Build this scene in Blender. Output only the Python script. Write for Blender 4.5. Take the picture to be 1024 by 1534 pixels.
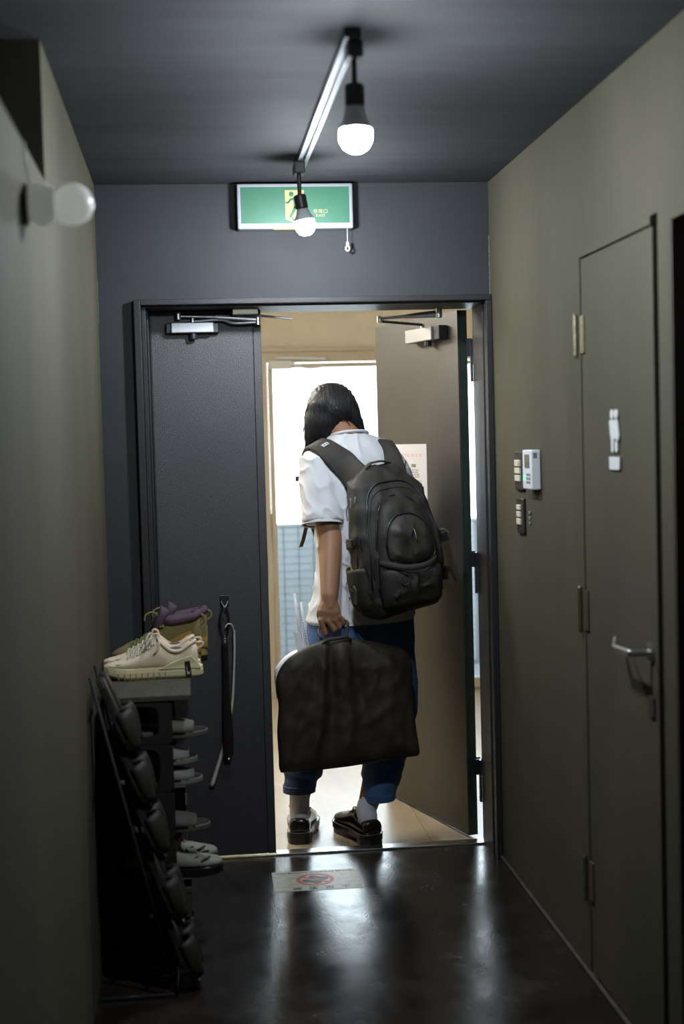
import bpy, bmesh, math, random
from mathutils import Vector, Matrix, noise
from mathutils.bvhtree import BVHTree

for o in list(bpy.data.objects):
    bpy.data.objects.remove(o, do_unlink=True)
SC = bpy.context.scene
COL = SC.collection
random.seed(7)
V = Vector

# ------------------------------------------------------------------ camera
CAM = V((0.0, 0.0, 1.5291))
CR = V((0.9940239865, -0.1058913432, -0.0265205133))
CU = V((0.0317313878, 0.0478317923, 0.9983512602))
CW = V((0.1044482323, 0.9932266323, -0.0509060282))
FPX = 2130.6
cd = bpy.data.cameras.new('camera')
cam = bpy.data.objects.new('camera', cd)
COL.objects.link(cam)
cam.matrix_world = Matrix(((CR.x, CU.x, -CW.x, CAM.x), (CR.y, CU.y, -CW.y, CAM.y),
                           (CR.z, CU.z, -CW.z, CAM.z), (0, 0, 0, 1)))
cd.sensor_fit = 'VERTICAL'
cd.sensor_height = 36.0
cd.sensor_width = 24.0
cd.lens = 50.0
cd.clip_start = 0.05
cd.dof.use_dof = True
cd.dof.focus_distance = 5.2
cd.dof.aperture_fstop = 2.0
SC.camera = cam

# ------------------------------------------------------------------ world, exposure
W = bpy.data.worlds.new('sky')
SC.world = W
W.use_nodes = True
bg = W.node_tree.nodes['Background']
bg.inputs['Color'].default_value = (0.86, 0.94, 1.0, 1)
bg.inputs['Strength'].default_value = 8.0
SC.view_settings.view_transform = 'Standard'
SC.view_settings.look = 'None'
SC.view_settings.exposure = 0.0
SC.view_settings.gamma = 1.0
SC.view_settings.use_curve_mapping = False
try:
    SC.cycles.use_denoising = True
    SC.cycles.denoiser = 'OPENIMAGEDENOISE'
    SC.cycles.max_bounces = 10
    SC.cycles.diffuse_bounces = 5
    SC.cycles.glossy_bounces = 5
    SC.cycles.transparent_max_bounces = 12
    SC.cycles.sample_clamp_indirect = 6.0
    SC.cycles.caustics_reflective = False
    SC.cycles.caustics_refractive = False
except Exception:
    pass
BULB = 1050.0          # radiance of the two LED bulbs
LOBBY = 42.0           # radiance of the lobby's ceiling lamp

def ray(x, y):
    return CW + CR * ((x - 512) / FPX) + CU * ((767 - y) / FPX)
def at(x, y, Y):                       # the point on the plane Y that shows at a pixel
    d = ray(x, y)
    return CAM + d * (Y / d.y)
def atx(x, y, X):
    d = ray(x, y)
    return CAM + d * (X / d.x)
def atz(x, y, Z):
    d = ray(x, y)
    return CAM + d * ((Z - CAM.z) / d.z)

# ------------------------------------------------------------------ materials
def mat(name, col, rough=0.5, metal=0.0, bump=0.0, bscale=60.0, var=0.0, vscale=4.0, emit=None, estr=0.0,
        spec=0.5, alpha=None, trans=0.0, coat=0.0, sheen=0.0, stretch=None, rvar=0.0, sss=0.0):
    m = bpy.data.materials.new(name)
    m.use_nodes = True
    nt = m.node_tree
    b = nt.nodes['Principled BSDF']
    c = (col[0], col[1], col[2], 1)
    b.inputs['Base Color'].default_value = c
    b.inputs['Roughness'].default_value = rough
    b.inputs['Metallic'].default_value = metal
    b.inputs['Specular IOR Level'].default_value = spec
    b.inputs['Transmission Weight'].default_value = trans
    b.inputs['Coat Weight'].default_value = coat
    b.inputs['Sheen Weight'].default_value = sheen
    if sss:
        b.inputs['Subsurface Weight'].default_value = sss
        b.inputs['Subsurface Radius'].default_value = (0.012, 0.005, 0.003)
    if alpha is not None:
        b.inputs['Alpha'].default_value = alpha
    if emit:
        b.inputs['Emission Color'].default_value = (emit[0], emit[1], emit[2], 1)
        b.inputs['Emission Strength'].default_value = estr
    if bump or var or rvar:
        tc = nt.nodes.new('ShaderNodeTexCoord')
        src = tc.outputs['Object']
        if stretch:
            mp = nt.nodes.new('ShaderNodeMapping')
            mp.inputs['Scale'].default_value = stretch
            nt.links.new(src, mp.inputs['Vector'])
            src = mp.outputs['Vector']
    if bump:
        n = nt.nodes.new('ShaderNodeTexNoise')
        n.inputs['Scale'].default_value = bscale
        n.inputs['Detail'].default_value = 5
        nt.links.new(src, n.inputs['Vector'])
        bp = nt.nodes.new('ShaderNodeBump')
        bp.inputs['Strength'].default_value = bump
        bp.inputs['Distance'].default_value = 0.01
        nt.links.new(n.outputs['Fac'], bp.inputs['Height'])
        nt.links.new(bp.outputs['Normal'], b.inputs['Normal'])
    if var or rvar:
        n2 = nt.nodes.new('ShaderNodeTexNoise')
        n2.inputs['Scale'].default_value = vscale
        n2.inputs['Detail'].default_value = 6
        n2.inputs['Roughness'].default_value = 0.6
        nt.links.new(src, n2.inputs['Vector'])
    if var:
        rp = nt.nodes.new('ShaderNodeMapRange')
        rp.inputs['From Min'].default_value = 0.3
        rp.inputs['From Max'].default_value = 0.7
        rp.inputs['To Min'].default_value = 1 - var
        rp.inputs['To Max'].default_value = 1 + var
        nt.links.new(n2.outputs['Fac'], rp.inputs['Value'])
        mx = nt.nodes.new('ShaderNodeMix')
        mx.data_type = 'RGBA'
        mx.blend_type = 'MULTIPLY'
        mx.inputs['Factor'].default_value = 1
        mx.inputs['A'].default_value = c
        nt.links.new(rp.outputs['Result'], mx.inputs['B'])
        nt.links.new(mx.outputs['Result'], b.inputs['Base Color'])
    if rvar:
        rr = nt.nodes.new('ShaderNodeMapRange')
        rr.inputs['From Min'].default_value = 0.3
        rr.inputs['From Max'].default_value = 0.7
        rr.inputs['To Min'].default_value = max(0.02, rough - rvar)
        rr.inputs['To Max'].default_value = rough + rvar
        nt.links.new(n2.outputs['Fac'], rr.inputs['Value'])
        nt.links.new(rr.outputs['Result'], b.inputs['Roughness'])
    return m

M = {}
M['wall_side'] = mat('olive_charcoal_paint', (0.079, 0.073, 0.048), 0.8, spec=0.1, bump=0.12, bscale=14, var=0.14, vscale=2.2, stretch=(1, 1, 0.35))
M['wall_back'] = mat('charcoal_paint_glow_tint', (0.039, 0.041, 0.043), 0.75, spec=0.2, bump=0.1, bscale=18, var=0.1, vscale=3)  # slight blue of the bulbs' glow is put into this charcoal's base colour
M['ceiling'] = mat('charcoal_ceiling_paint', (0.043, 0.044, 0.045), 0.8, spec=0.12, bump=0.25, bscale=5, var=0.16, vscale=3, stretch=(0.5, 3, 1))
M['floor'] = mat('black_floor_paint', (0.020, 0.017, 0.014), 0.22, bump=0.05, bscale=120, var=0.4, vscale=7, rvar=0.09, spec=0.4)
M['black_gloss'] = mat('black_gloss_metal_paint', (0.022, 0.021, 0.022), 0.45, bump=0.25, bscale=330, var=0.12, vscale=6, spec=0.35)
M['door_black'] = mat('black_door_paint', (0.024, 0.022, 0.024), 0.46, bump=0.32, bscale=300, var=0.18, vscale=3, spec=0.9)
M['door_brown'] = mat('brown_grey_door_paint', (0.044, 0.042, 0.036), 0.5, bump=0.05, bscale=90, var=0.12, vscale=4)
M['door_green'] = mat('dark_green_edge_paint', (0.018, 0.036, 0.026), 0.4, bump=0.1, bscale=90, var=0.25, vscale=25)
M['beige_wall'] = mat('beige_lobby_paint', (0.68, 0.63, 0.51), 0.7, bump=0.15, bscale=90, var=0.05, vscale=6)
M['white_wall'] = mat('lobby_white', (0.72, 0.70, 0.66), 0.6)
M['lobby_floor'] = mat('beige_vinyl_floor', (0.50, 0.41, 0.29), 0.3, bump=0.03, bscale=60, var=0.16, vscale=9, stretch=(1, 0.35, 1))
M['tile'] = mat('pale_blue_glazed_tile', (0.25, 0.285, 0.32), 0.25, var=0.05, vscale=12)
M['grout'] = mat('grey_grout', (0.12, 0.135, 0.15), 0.8)
M['alu'] = mat('beige_aluminium_frame', (0.52, 0.47, 0.36), 0.4, metal=0.2)
M['steel'] = mat('brushed_steel', (0.62, 0.62, 0.62), 0.28, metal=1.0, bump=0.02, bscale=200)
M['silver'] = mat('silver_painted_metal', (0.42, 0.43, 0.45), 0.35, metal=0.6)
M['dark_metal'] = mat('dark_metal', (0.05, 0.05, 0.055), 0.35, metal=0.7)
M['brass'] = mat('worn_hinge_metal', (0.42, 0.38, 0.25), 0.35, metal=0.85, var=0.3, vscale=60)
M['white_plastic'] = mat('white_plastic', (0.75, 0.77, 0.8), 0.35)
M['white_print'] = mat('white_vinyl_print', (0.62, 0.64, 0.62), 0.5)
M['black_plastic'] = mat('black_plastic', (0.018, 0.017, 0.016), 0.4)
M['grey_plastic'] = mat('grey_plastic', (0.20, 0.21, 0.22), 0.45)
M['cream'] = mat('cream_plastic', (0.62, 0.60, 0.46), 0.45)
M['orange'] = mat('orange_plastic', (0.8, 0.25, 0.05), 0.4)
M['led_green'] = mat('green_indicator', (0.1, 0.9, 0.4), 0.4, emit=(0.15, 1, 0.45), estr=1.0)
M['opal'] = None
M['bulb'] = mat('lit_bulb', (1, 1, 1), 0.5, emit=(0.83, 0.91, 1.0), estr=BULB)
M['bulb_base'] = mat('bulb_housing', (0.55, 0.57, 0.6), 0.4)
M['track'] = mat('grey_track', (0.30, 0.31, 0.32), 0.3, metal=0.5)
M['sign_green'] = mat('sign_green', (0.018, 0.095, 0.052), 0.5, emit=(0.05, 0.75, 0.35), estr=0.05, var=0.08, vscale=10)
M['sign_yellow'] = mat('sign_yellow', (0.34, 0.29, 0.11), 0.5, emit=(0.9, 0.8, 0.35), estr=0.08)
M['sign_frame'] = mat('sign_frame_white', (0.26, 0.26, 0.28), 0.4)
M['paper'] = mat('paper', (0.50, 0.50, 0.52), 0.6)
M['sticker'] = mat('worn_sticker', (0.46, 0.43, 0.34), 0.45, var=0.2, vscale=30)
M['print_red'] = mat('red_print', (0.52, 0.10, 0.08), 0.5)
M['print_orange'] = mat('pale_red_print', (0.62, 0.30, 0.26), 0.5)
M['print_dark'] = mat('dark_print', (0.07, 0.07, 0.06), 0.5)
M['print_olive'] = mat('olive_print', (0.16, 0.16, 0.12), 0.5)
M['skin'] = mat('skin', (0.30, 0.155, 0.082), 0.55, bump=0.08, bscale=260, var=0.1, vscale=14, sss=0.05)
M['hair'] = mat('black_hair', (0.013, 0.013, 0.014), 0.48, bump=0.3, bscale=160, stretch=(1, 1, 0.05), spec=0.32)
M['shirt'] = mat('white_cotton', (0.62, 0.63, 0.65), 0.8, bump=0.04, bscale=400)
M['denim'] = mat('blue_denim', (0.045, 0.105, 0.24), 0.75, bump=0.15, bscale=350, var=0.22, vscale=9)
M['sock'] = mat('white_knit', (0.74, 0.74, 0.80), 0.85, bump=0.3, bscale=120, stretch=(1, 1, 0.1))
M['leather'] = mat('black_polished_leather', (0.014, 0.012, 0.010), 0.22, bump=0.06, bscale=120, coat=0.3)
M['rubber'] = mat('black_rubber_sole', (0.012, 0.011, 0.011), 0.3)
M['stitch'] = mat('pale_yellow_thread', (0.55, 0.50, 0.30), 0.7)
M['nylon'] = mat('black_nylon', (0.024, 0.0225, 0.018), 0.65, spec=0.35, bump=0.35, bscale=26, var=0.15, vscale=10)
M['nylon2'] = mat('black_ripstop_panel', (0.030, 0.0275, 0.022), 0.58, spec=0.4, bump=0.35, bscale=22)
M['strap'] = mat('black_webbing', (0.026, 0.024, 0.020), 0.75, bump=0.2, bscale=300)
M['zip'] = mat('black_zip', (0.012, 0.012, 0.012), 0.35)
M['garment'] = mat('black_garment_bag_fabric', (0.026, 0.0215, 0.0150), 0.6, spec=0.35, bump=0.45, bscale=9, stretch=(1.6, 1.6, 0.5))
M['clear'] = mat('milky_clear_plastic', (0.78, 0.80, 0.84), 0.25, alpha=0.78)
M['white_bag'] = mat('white_poly_bag', (0.78, 0.79, 0.80), 0.4, bump=0.3, bscale=20)
M['sneaker'] = mat('cream_mesh', (0.72, 0.57, 0.40), 0.8, bump=0.15, bscale=250, var=0.08, vscale=20)
M['sneaker_sole'] = mat('cream_foam', (0.66, 0.60, 0.34), 0.6)
M['lace'] = mat('cream_lace', (0.52, 0.47, 0.36), 0.8)
M['suede'] = mat('olive_suede', (0.17, 0.14, 0.05), 0.9, bump=0.1, bscale=200, var=0.15, vscale=20)
M['suede_y'] = mat('ochre_suede', (0.34, 0.20, 0.04), 0.85, bump=0.1, bscale=200)
M['purple'] = mat('purple_lining', (0.085, 0.048, 0.070), 0.85, bump=0.1, bscale=150)
M['moss'] = mat('moss_green_overlay', (0.07, 0.13, 0.04), 0.8)
M['boot_sole'] = mat('ochre_rubber', (0.33, 0.24, 0.06), 0.7)
M['board'] = mat('grey_stained_board', (0.062, 0.058, 0.040), 0.75, spec=0.2, bump=0.2, bscale=20, var=0.2, vscale=6, stretch=(6, 1, 1))
M['rack'] = mat('black_rack_plastic', (0.018, 0.016, 0.013), 0.75, spec=0.25)
M['slipper_g'] = mat('grey_slipper', (0.085, 0.08, 0.065), 0.7)
M['slipper_w'] = mat('pale_slipper', (0.17, 0.17, 0.145), 0.7)
M['slipper_d'] = mat('dark_vinyl_slipper', (0.020, 0.018, 0.014), 0.6, spec=0.3)
M['clear_strap'] = mat('clear_vinyl_band', (0.30, 0.30, 0.26), 0.15, coat=0.5)
M['box'] = mat('brown_shoe_box', (0.060, 0.049, 0.036), 0.7, var=0.15, vscale=10)
M['grey_shoe'] = mat('grey_mesh_trainer', (0.24, 0.23, 0.18), 0.7)
M['horn_w'] = mat('ivory_plastic', (0.46, 0.45, 0.38), 0.35)
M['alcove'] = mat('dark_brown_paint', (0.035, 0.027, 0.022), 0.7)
M['bottle'] = mat('clear_bottle_plastic', (0.40, 0.42, 0.38), 0.12, trans=0.5)
M['label_y'] = mat('yellow_green_label', (0.45, 0.48, 0.05), 0.5)
M['eye'] = mat('eye_white', (0.7, 0.7, 0.7), 0.2)
M['iris'] = mat('dark_iris', (0.02, 0.012, 0.01), 0.15)
M['lip'] = mat('lip', (0.36, 0.13, 0.11), 0.45)

def glass_material():
    m = bpy.data.materials.new('clear_pane_glass')
    m.use_nodes = True
    nt = m.node_tree
    nt.nodes.clear()
    o = nt.nodes.new('ShaderNodeOutputMaterial')
    mix = nt.nodes.new('ShaderNodeMixShader')
    t = nt.nodes.new('ShaderNodeBsdfTransparent')
    t.inputs['Color'].default_value = (0.95, 0.98, 0.99, 1)
    g = nt.nodes.new('ShaderNodeBsdfGlossy')
    g.inputs['Roughness'].default_value = 0.02
    f = nt.nodes.new('ShaderNodeFresnel')
    f.inputs['IOR'].default_value = 1.45
    nt.links.new(f.outputs[0], mix.inputs[0])
    nt.links.new(t.outputs[0], mix.inputs[1])
    nt.links.new(g.outputs[0], mix.inputs[2])
    nt.links.new(mix.outputs[0], o.inputs['Surface'])
    return m
M['glass'] = glass_material()
def opal_material():                   # thin white glass that lets light through
    m = bpy.data.materials.new('opal_glass')
    m.use_nodes = True
    nt = m.node_tree
    b = nt.nodes['Principled BSDF']
    b.inputs['Base Color'].default_value = (0.85, 0.84, 0.80, 1)
    b.inputs['Roughness'].default_value = 0.15
    t = nt.nodes.new('ShaderNodeBsdfTranslucent')
    t.inputs['Color'].default_value = (0.95, 0.94, 0.90, 1)
    mx = nt.nodes.new('ShaderNodeMixShader')
    mx.inputs[0].default_value = 0.6
    nt.links.new(b.outputs[0], mx.inputs[1])
    nt.links.new(t.outputs[0], mx.inputs[2])
    nt.links.new(mx.outputs[0], nt.nodes['Material Output'].inputs['Surface'])
    return m
M['opal'] = opal_material()

# ------------------------------------------------------------------ mesh helpers
WL = {}
def finish(name, me, m, parent=None, smooth=False, bevel=0.0, bseg=2, recenter=True, wn=False):
    if recenter and len(me.vertices):
        xs = [v.co.x for v in me.vertices]; ys = [v.co.y for v in me.vertices]; zs = [v.co.z for v in me.vertices]
        c = V(((min(xs) + max(xs)) / 2, (min(ys) + max(ys)) / 2, (min(zs) + max(zs)) / 2))
        me.transform(Matrix.Translation(-c))
    else:
        c = V((0, 0, 0))
    o = bpy.data.objects.new(name, me)
    COL.objects.link(o)
    o.location = c
    if parent is not None:
        o.parent = parent
        o.matrix_parent_inverse = Matrix.Translation(-WL[parent.name])
    WL[o.name] = c
    if m is not None and not len(me.materials):
        me.materials.append(M[m] if isinstance(m, str) else m)
    if smooth:
        for p in me.polygons:
            p.use_smooth = True
    if bevel:
        b = o.modifiers.new('bevel', 'BEVEL')
        b.width = bevel
        b.segments = bseg
        b.limit_method = 'ANGLE'
    return o

class MB:
    def __init__(self):
        self.v = []
        self.f = []
    def add(self, vs, fs):
        k = len(self.v)
        self.v += [V(p) for p in vs]
        self.f += [tuple(i + k for i in f) for f in fs]
        return self
    def box(self, a, b):
        (x0, y0, z0), (x1, y1, z1) = a, b
        x0, x1 = min(x0, x1), max(x0, x1); y0, y1 = min(y0, y1), max(y0, y1); z0, z1 = min(z0, z1), max(z0, z1)
        return self.add([(x0, y0, z0), (x1, y0, z0), (x1, y1, z0), (x0, y1, z0), (x0, y0, z1), (x1, y0, z1), (x1, y1, z1), (x0, y1, z1)],
                        [(0, 3, 2, 1), (4, 5, 6, 7), (0, 1, 5, 4), (1, 2, 6, 5), (2, 3, 7, 6), (3, 0, 4, 7)])
    def obox(self, c, ax, ay, az, sx, sy, sz):       # oriented box, half sizes
        c, ax, ay, az = V(c), V(ax), V(ay), V(az)
        vs = []
        for k in (-1, 1):
            for (i, j) in ((-1, -1), (1, -1), (1, 1), (-1, 1)):
                vs.append(c + ax * (i * sx) + ay * (j * sy) + az * (k * sz))
        return self.add(vs, [(0, 3, 2, 1), (4, 5, 6, 7), (0, 1, 5, 4), (1, 2, 6, 5), (2, 3, 7, 6), (3, 0, 4, 7)])
    def loft(self, rings, cap=True, closed=True):
        n = len(rings[0])
        vs = [p for r in rings for p in r]
        fs = []
        for i in range(len(rings) - 1):
            for j in range(n if closed else n - 1):
                a, b = i * n + j, i * n + (j + 1) % n
                fs.append((a, b, b + n, a + n))
        if cap:
            c0 = sum((V(p) for p in rings[0]), V()) / n
            c1 = sum((V(p) for p in rings[-1]), V()) / n
            k = len(vs)
            vs += [c0, c1]
            for j in range(n):
                fs.append((k, (j + 1) % n, j))
                L = (len(rings) - 1) * n
                fs.append((k + 1, L + j, L + (j + 1) % n))
        return self.add(vs, fs)
    def limb(self, pts, radii, n=14, up=(0, 0, 1), flat=1.0, cap=True):
        pts = [V(p) for p in pts]
        if not isinstance(radii, (list, tuple)):
            radii = [radii] * len(pts)
        rings = []
        ref = V(up)
        for i, p in enumerate(pts):
            t = (pts[min(i + 1, len(pts) - 1)] - pts[max(i - 1, 0)])
            t = t.normalized() if t.length > 1e-9 else V((0, 0, 1))
            a = ref - t * ref.dot(t)
            if a.length < 1e-4:
                a = t.orthogonal()
            a.normalize()
            b = t.cross(a)
            ref = a
            r = radii[i]
            rings.append([p + a * (r * math.cos(2 * math.pi * j / n)) + b * (r * flat * math.sin(2 * math.pi * j / n)) for j in range(n)])
        return self.loft(rings, cap=cap)
    def cyl(self, a, b, r, r2=None, n=20):
        a, b = V(a), V(b)
        r2 = r if r2 is None else r2
        return self.limb([a, b], [r, r2], n, up=(b - a).orthogonal())
    def revolve(self, c, axis, prof, n=28):          # prof: (distance along the axis, radius)
        c, axis = V(c), V(axis).normalized()
        a = axis.orthogonal().normalized()
        b = axis.cross(a)
        return self.loft([[c + axis * d + a * (r * math.cos(2 * math.pi * j / n)) + b * (r * math.sin(2 * math.pi * j / n)) for j in range(n)] for d, r in prof])
    def sphere(self, c, r, n=16):
        rx, ry, rz = (r, r, r) if not isinstance(r, (tuple, list)) else r
        c = V(c)
        rings = []
        for i in range(1, n):
            t = math.pi * i / n
            rings.append([c + V((rx * math.sin(t) * math.cos(2 * math.pi * j / (2 * n)), ry * math.sin(t) * math.sin(2 * math.pi * j / (2 * n)), -rz * math.cos(t))) for j in range(2 * n)])
        return self.loft(rings)
    def prism(self, poly, d):                        # polygon of points, pushed by vector d
        d = V(d)
        n = len(poly)
        vs = [V(p) for p in poly] + [V(p) + d for p in poly]
        fs = [tuple(reversed(range(n))), tuple(range(n, 2 * n))]
        fs += [(i, (i + 1) % n, (i + 1) % n + n, i + n) for i in range(n)]
        return self.add(vs, fs)
    def ribbon(self, L, R, th):                      # band between two edges with thickness along its normal
        L = [V(p) for p in L]; R = [V(p) for p in R]
        rings = []
        for i in range(len(L)):
            t = (L[min(i + 1, len(L) - 1)] + R[min(i + 1, len(L) - 1)] - L[max(i - 1, 0)] - R[max(i - 1, 0)]).normalized()
            w = (R[i] - L[i])
            nn = t.cross(w).normalized() * (th / 2)
            m1 = L[i] + w * 0.08; m2 = L[i] + w * 0.92
            rings.append([L[i], m1 + nn, m2 + nn, R[i], m2 - nn, m1 - nn])
        return self.loft(rings)
    def mesh(self, name='m'):
        me = bpy.data.meshes.new(name)
        me.from_pydata([tuple(p) for p in self.v], [], self.f)
        bm = bmesh.new()
        bm.from_mesh(me)
        bmesh.ops.recalc_face_normals(bm, faces=bm.faces)
        bm.to_mesh(me)
        bm.free()
        me.update()
        return me
    def build(self, name, m, parent=None, smooth=False, bevel=0.0, bseg=2):
        return finish(name, self.mesh(name), m, parent, smooth, bevel, bseg)
    def fuse(self, voxel, smooth_it=4, fac=0.5):
        me = self.mesh('tmp')
        o = bpy.data.objects.new('tmp', me)
        COL.objects.link(o)
        r = o.modifiers.new('r', 'REMESH')
        r.mode = 'VOXEL'
        r.voxel_size = voxel
        r.adaptivity = 0
        s = o.modifiers.new('s', 'SMOOTH')
        s.factor = fac
        s.iterations = smooth_it
        bpy.context.view_layer.update()
        dg = bpy.context.evaluated_depsgraph_get()
        out = bpy.data.meshes.new_from_object(o.evaluated_get(dg))
        bpy.data.objects.remove(o, do_unlink=True)
        return out

def displace(me, fn):
    me.update()
    ns = [v.normal.copy() for v in me.vertices]
    for v, n in zip(me.vertices, ns):
        v.co = v.co + fn(v.co, n)
    me.update()

def ell(c, a, b, ra, rb, n=32, p=2.0):
    c, a, b = V(c), V(a), V(b)
    o = []
    for j in range(n):
        t = 2 * math.pi * j / n
        cs, sn = math.cos(t), math.sin(t)
        o.append(c + a * (ra * math.copysign(abs(cs) ** (2 / p), cs)) + b * (rb * math.copysign(abs(sn) ** (2 / p), sn)))
    return o

def thing(name, label, cat, loc=(0, 0, 0), group=None):
    o = bpy.data.objects.new(name, None)
    COL.objects.link(o)
    o.location = V(loc)
    o.empty_display_size = 0.05
    WL[o.name] = V(loc)
    return tag(o, label, cat, group)
def tag(o, label, cat, group=None):
    o['label'] = label
    o['category'] = cat
    if group:
        o['group'] = group
    return o
def struct(o, label=None):
    o['kind'] = 'structure'
    if label:
        o['label'] = label
    return o
def copy_tree(o, parent=None):
    c = o.copy()
    COL.objects.link(c)
    c.parent = parent
    if parent is not None:
        c.matrix_parent_inverse = o.matrix_parent_inverse.copy()
    WL[c.name] = WL[o.name]
    for ch in [x for x in COL.objects if x.parent == o]:
        copy_tree(ch, c)
    return c

def catmull(pts, k=6):
    pts = [V(p) for p in pts]
    out = []
    for i in range(len(pts) - 1):
        p0, p1, p2, p3 = pts[max(i - 1, 0)], pts[i], pts[i + 1], pts[min(i + 2, len(pts) - 1)]
        for j in range(k):
            t = j / k
            out.append(0.5 * ((2 * p1) + (p2 - p0) * t + (2 * p0 - 5 * p1 + 4 * p2 - p3) * t * t + (3 * p1 - p0 - 3 * p2 + p3) * t ** 3))
    out.append(pts[-1])
    return out

def lerp_tab(tab, x):                    # tab: rows sorted by first column
    if x <= tab[0][0]:
        return tab[0][1:]
    for a, b in zip(tab, tab[1:]):
        if x <= b[0]:
            t = (x - a[0]) / (b[0] - a[0])
            t = t * t * (3 - 2 * t) * 0.5 + t * 0.5
            return tuple(p + (q - p) * t for p, q in zip(a[1:], b[1:]))
    return tab[-1][1:]

def text(name, s, size, m, parent, origin, ax, ay, th=0.0004, align='CENTER', width=None):
    cu = bpy.data.curves.new('t', 'FONT')
    cu.body = s
    cu.size = size
    cu.align_x = align
    cu.align_y = 'CENTER'
    cu.extrude = th / 2
    cu.resolution_u = 3
    o = bpy.data.objects.new('t', cu)
    COL.objects.link(o)
    bpy.context.view_layer.update()
    me = bpy.data.meshes.new_from_object(o.evaluated_get(bpy.context.evaluated_depsgraph_get()))
    bpy.data.objects.remove(o, do_unlink=True)
    ax, ay = V(ax).normalized(), V(ay).normalized()
    az = ax.cross(ay)
    if width and len(me.vertices):
        xs = [v.co.x for v in me.vertices]
        me.transform(Matrix.Scale(width / (max(xs) - min(xs)), 4, (1, 0, 0)))
    og = V(origin)
    me.transform(Matrix(((ax.x, ay.x, az.x, og.x), (ax.y, ay.y, az.y, og.y), (ax.z, ay.z, az.z, og.z), (0, 0, 0, 1))))
    me.materials.clear()
    return finish(name, me, m, parent)

# ------------------------------------------------------------------ the corridor
XL, XR, D, H, DT = -0.302, 1.079, 5.017, 2.428, 5.178
struct(MB().box((XL - 0.12, -1.3, -0.1), (XR + 0.12, DT + 0.002, 0)).build('floor', 'floor'))
struct(MB().box((XL - 0.7, -1.3, H), (XR + 0.3, D + 0.16, H + 0.1)).build('ceiling', 'ceiling'))
struct(MB().box((XL - 0.12, -1.3, 0), (XL, D, 2.118)).box((XL - 0.12, 3.235, 2.118), (XL, D, H)).build('wall_left', 'wall_side'))
struct(MB().box((XL - 0.7, -1.3, 2.018), (XL - 0.12, 3.235, 2.118)).box((XL - 0.7, -1.3, 2.118), (XL - 0.62, 3.235, H))
       .box((XL - 0.62, 3.235, 2.118), (XL - 0.12, 3.3, H)).build('wall_alcove', 'alcove'))
struct(MB().box((XL, -1.3, 0), (XR, -1.2, H)).build('wall_front', 'wall_side'))
# right wall: openings for the toilet door and a second doorway
wr = MB()
wr.box((XR, 3.868, 0), (XR + 0.12, D, H))
wr.box((XR, 3.192, 2.03), (XR + 0.12, 3.868, H))
wr.box((XR, 3.107, 0), (XR + 0.12, 3.192, H))
wr.box((XR, 2.25, 2.0), (XR + 0.12, 3.107, H))
wr.box((XR, -1.3, 0), (XR + 0.12, 2.25, H))
struct(wr.build('wall_right', 'wall_side'))
# back wall round the doorway
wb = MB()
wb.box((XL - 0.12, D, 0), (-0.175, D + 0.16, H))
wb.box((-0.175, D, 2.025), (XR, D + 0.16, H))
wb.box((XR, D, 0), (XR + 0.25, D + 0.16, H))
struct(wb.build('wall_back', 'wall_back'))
# flaking paint lines in the corners
struct(MB().box((XR - 0.0025, D - 0.0025, 1.5), (XR, D, 2.24)).build('trim_corner_right', mat('flaking_edge', (0.15, 0.15, 0.12), 0.6, var=0.9, vscale=50)))
struct(MB().box((XL, D - 0.002, 1.95), (XL + 0.002, D, 2.1)).build('trim_corner_left', mat('flaking_edge_left', (0.10, 0.11, 0.09), 0.6, var=0.9, vscale=50)))
# worn kerb line at the foot of the right wall
struct(MB().box((XR - 0.012, 3.2, 0), (XR, D - 0.02, 0.012)).build('baseboard_right', mat('worn_skirting', (0.055, 0.050, 0.034), 0.6, var=0.5, vscale=14), bevel=0.004))

# door frame
fr = MB()
fr.box((-0.180, 4.985, 0), (-0.156, 5.24, 2.03))
fr.box((-0.156, 5.02, 0), (-0.140, 5.24, 2.03))
fr.box((-0.140, 5.075, 0), (-0.1335, 5.24, 2.02))
fr.box((-0.156, 4.985, 2.010), (XR - 0.001, 5.02, 2.03))
fr.box((-0.156, 5.02, 2.004), (1.056, 5.27, 2.024))
fr.box((1.056, 4.985, 0), (XR - 0.001, 5.02, 2.010))
fr.box((1.062, 5.02, 0), (XR + 0.02, 5.06, 2.024))
fr.box((1.056, 5.06, 0), (XR + 0.02, 5.24, 2.024))
struct(fr.build('trim_1', 'black_gloss', bevel=0.0025), 'black glossy steel frame of the double entrance door')

def closer_body(parent, O, ex, ey, ez, m1='silver'):
    """overhead door closer: O top left corner on the door face, ex along, ey out of the door, ez up"""
    ex, ey, ez, O = V(ex), V(ey), V(ez), V(O)
    c = thing_part('door_closer', parent, O)
    L = 0.176
    MB().obox(O + ex * (L / 2) + ey * 0.021 - ez * 0.0205, ex, ey, ez, L / 2 - 0.012, 0.02, 0.0185).build('closer_body', m1, c, bevel=0.003)
    for s in (0.005, L - 0.005):
        MB().obox(O + ex * s + ey * 0.012 - ez * 0.0215, ex, ey, ez, 0.012, 0.012, 0.019).build('end_cap', 'dark_metal', c, bevel=0.004)
    MB().cyl(O + ex * 0.09 + ey * 0.02 - ez * 0.062, O + ex * 0.09 + ey * 0.02 - ez * 0.036, 0.014).build('adjusting_knob', 'dark_metal', c, smooth=False, bevel=0.003)
    MB().cyl(O + ex * 0.09 + ey * 0.02 - ez * 0.003, O + ex * 0.09 + ey * 0.02 + ez * 0.014, 0.007).build('spindle', 'steel', c)
    return c
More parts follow.
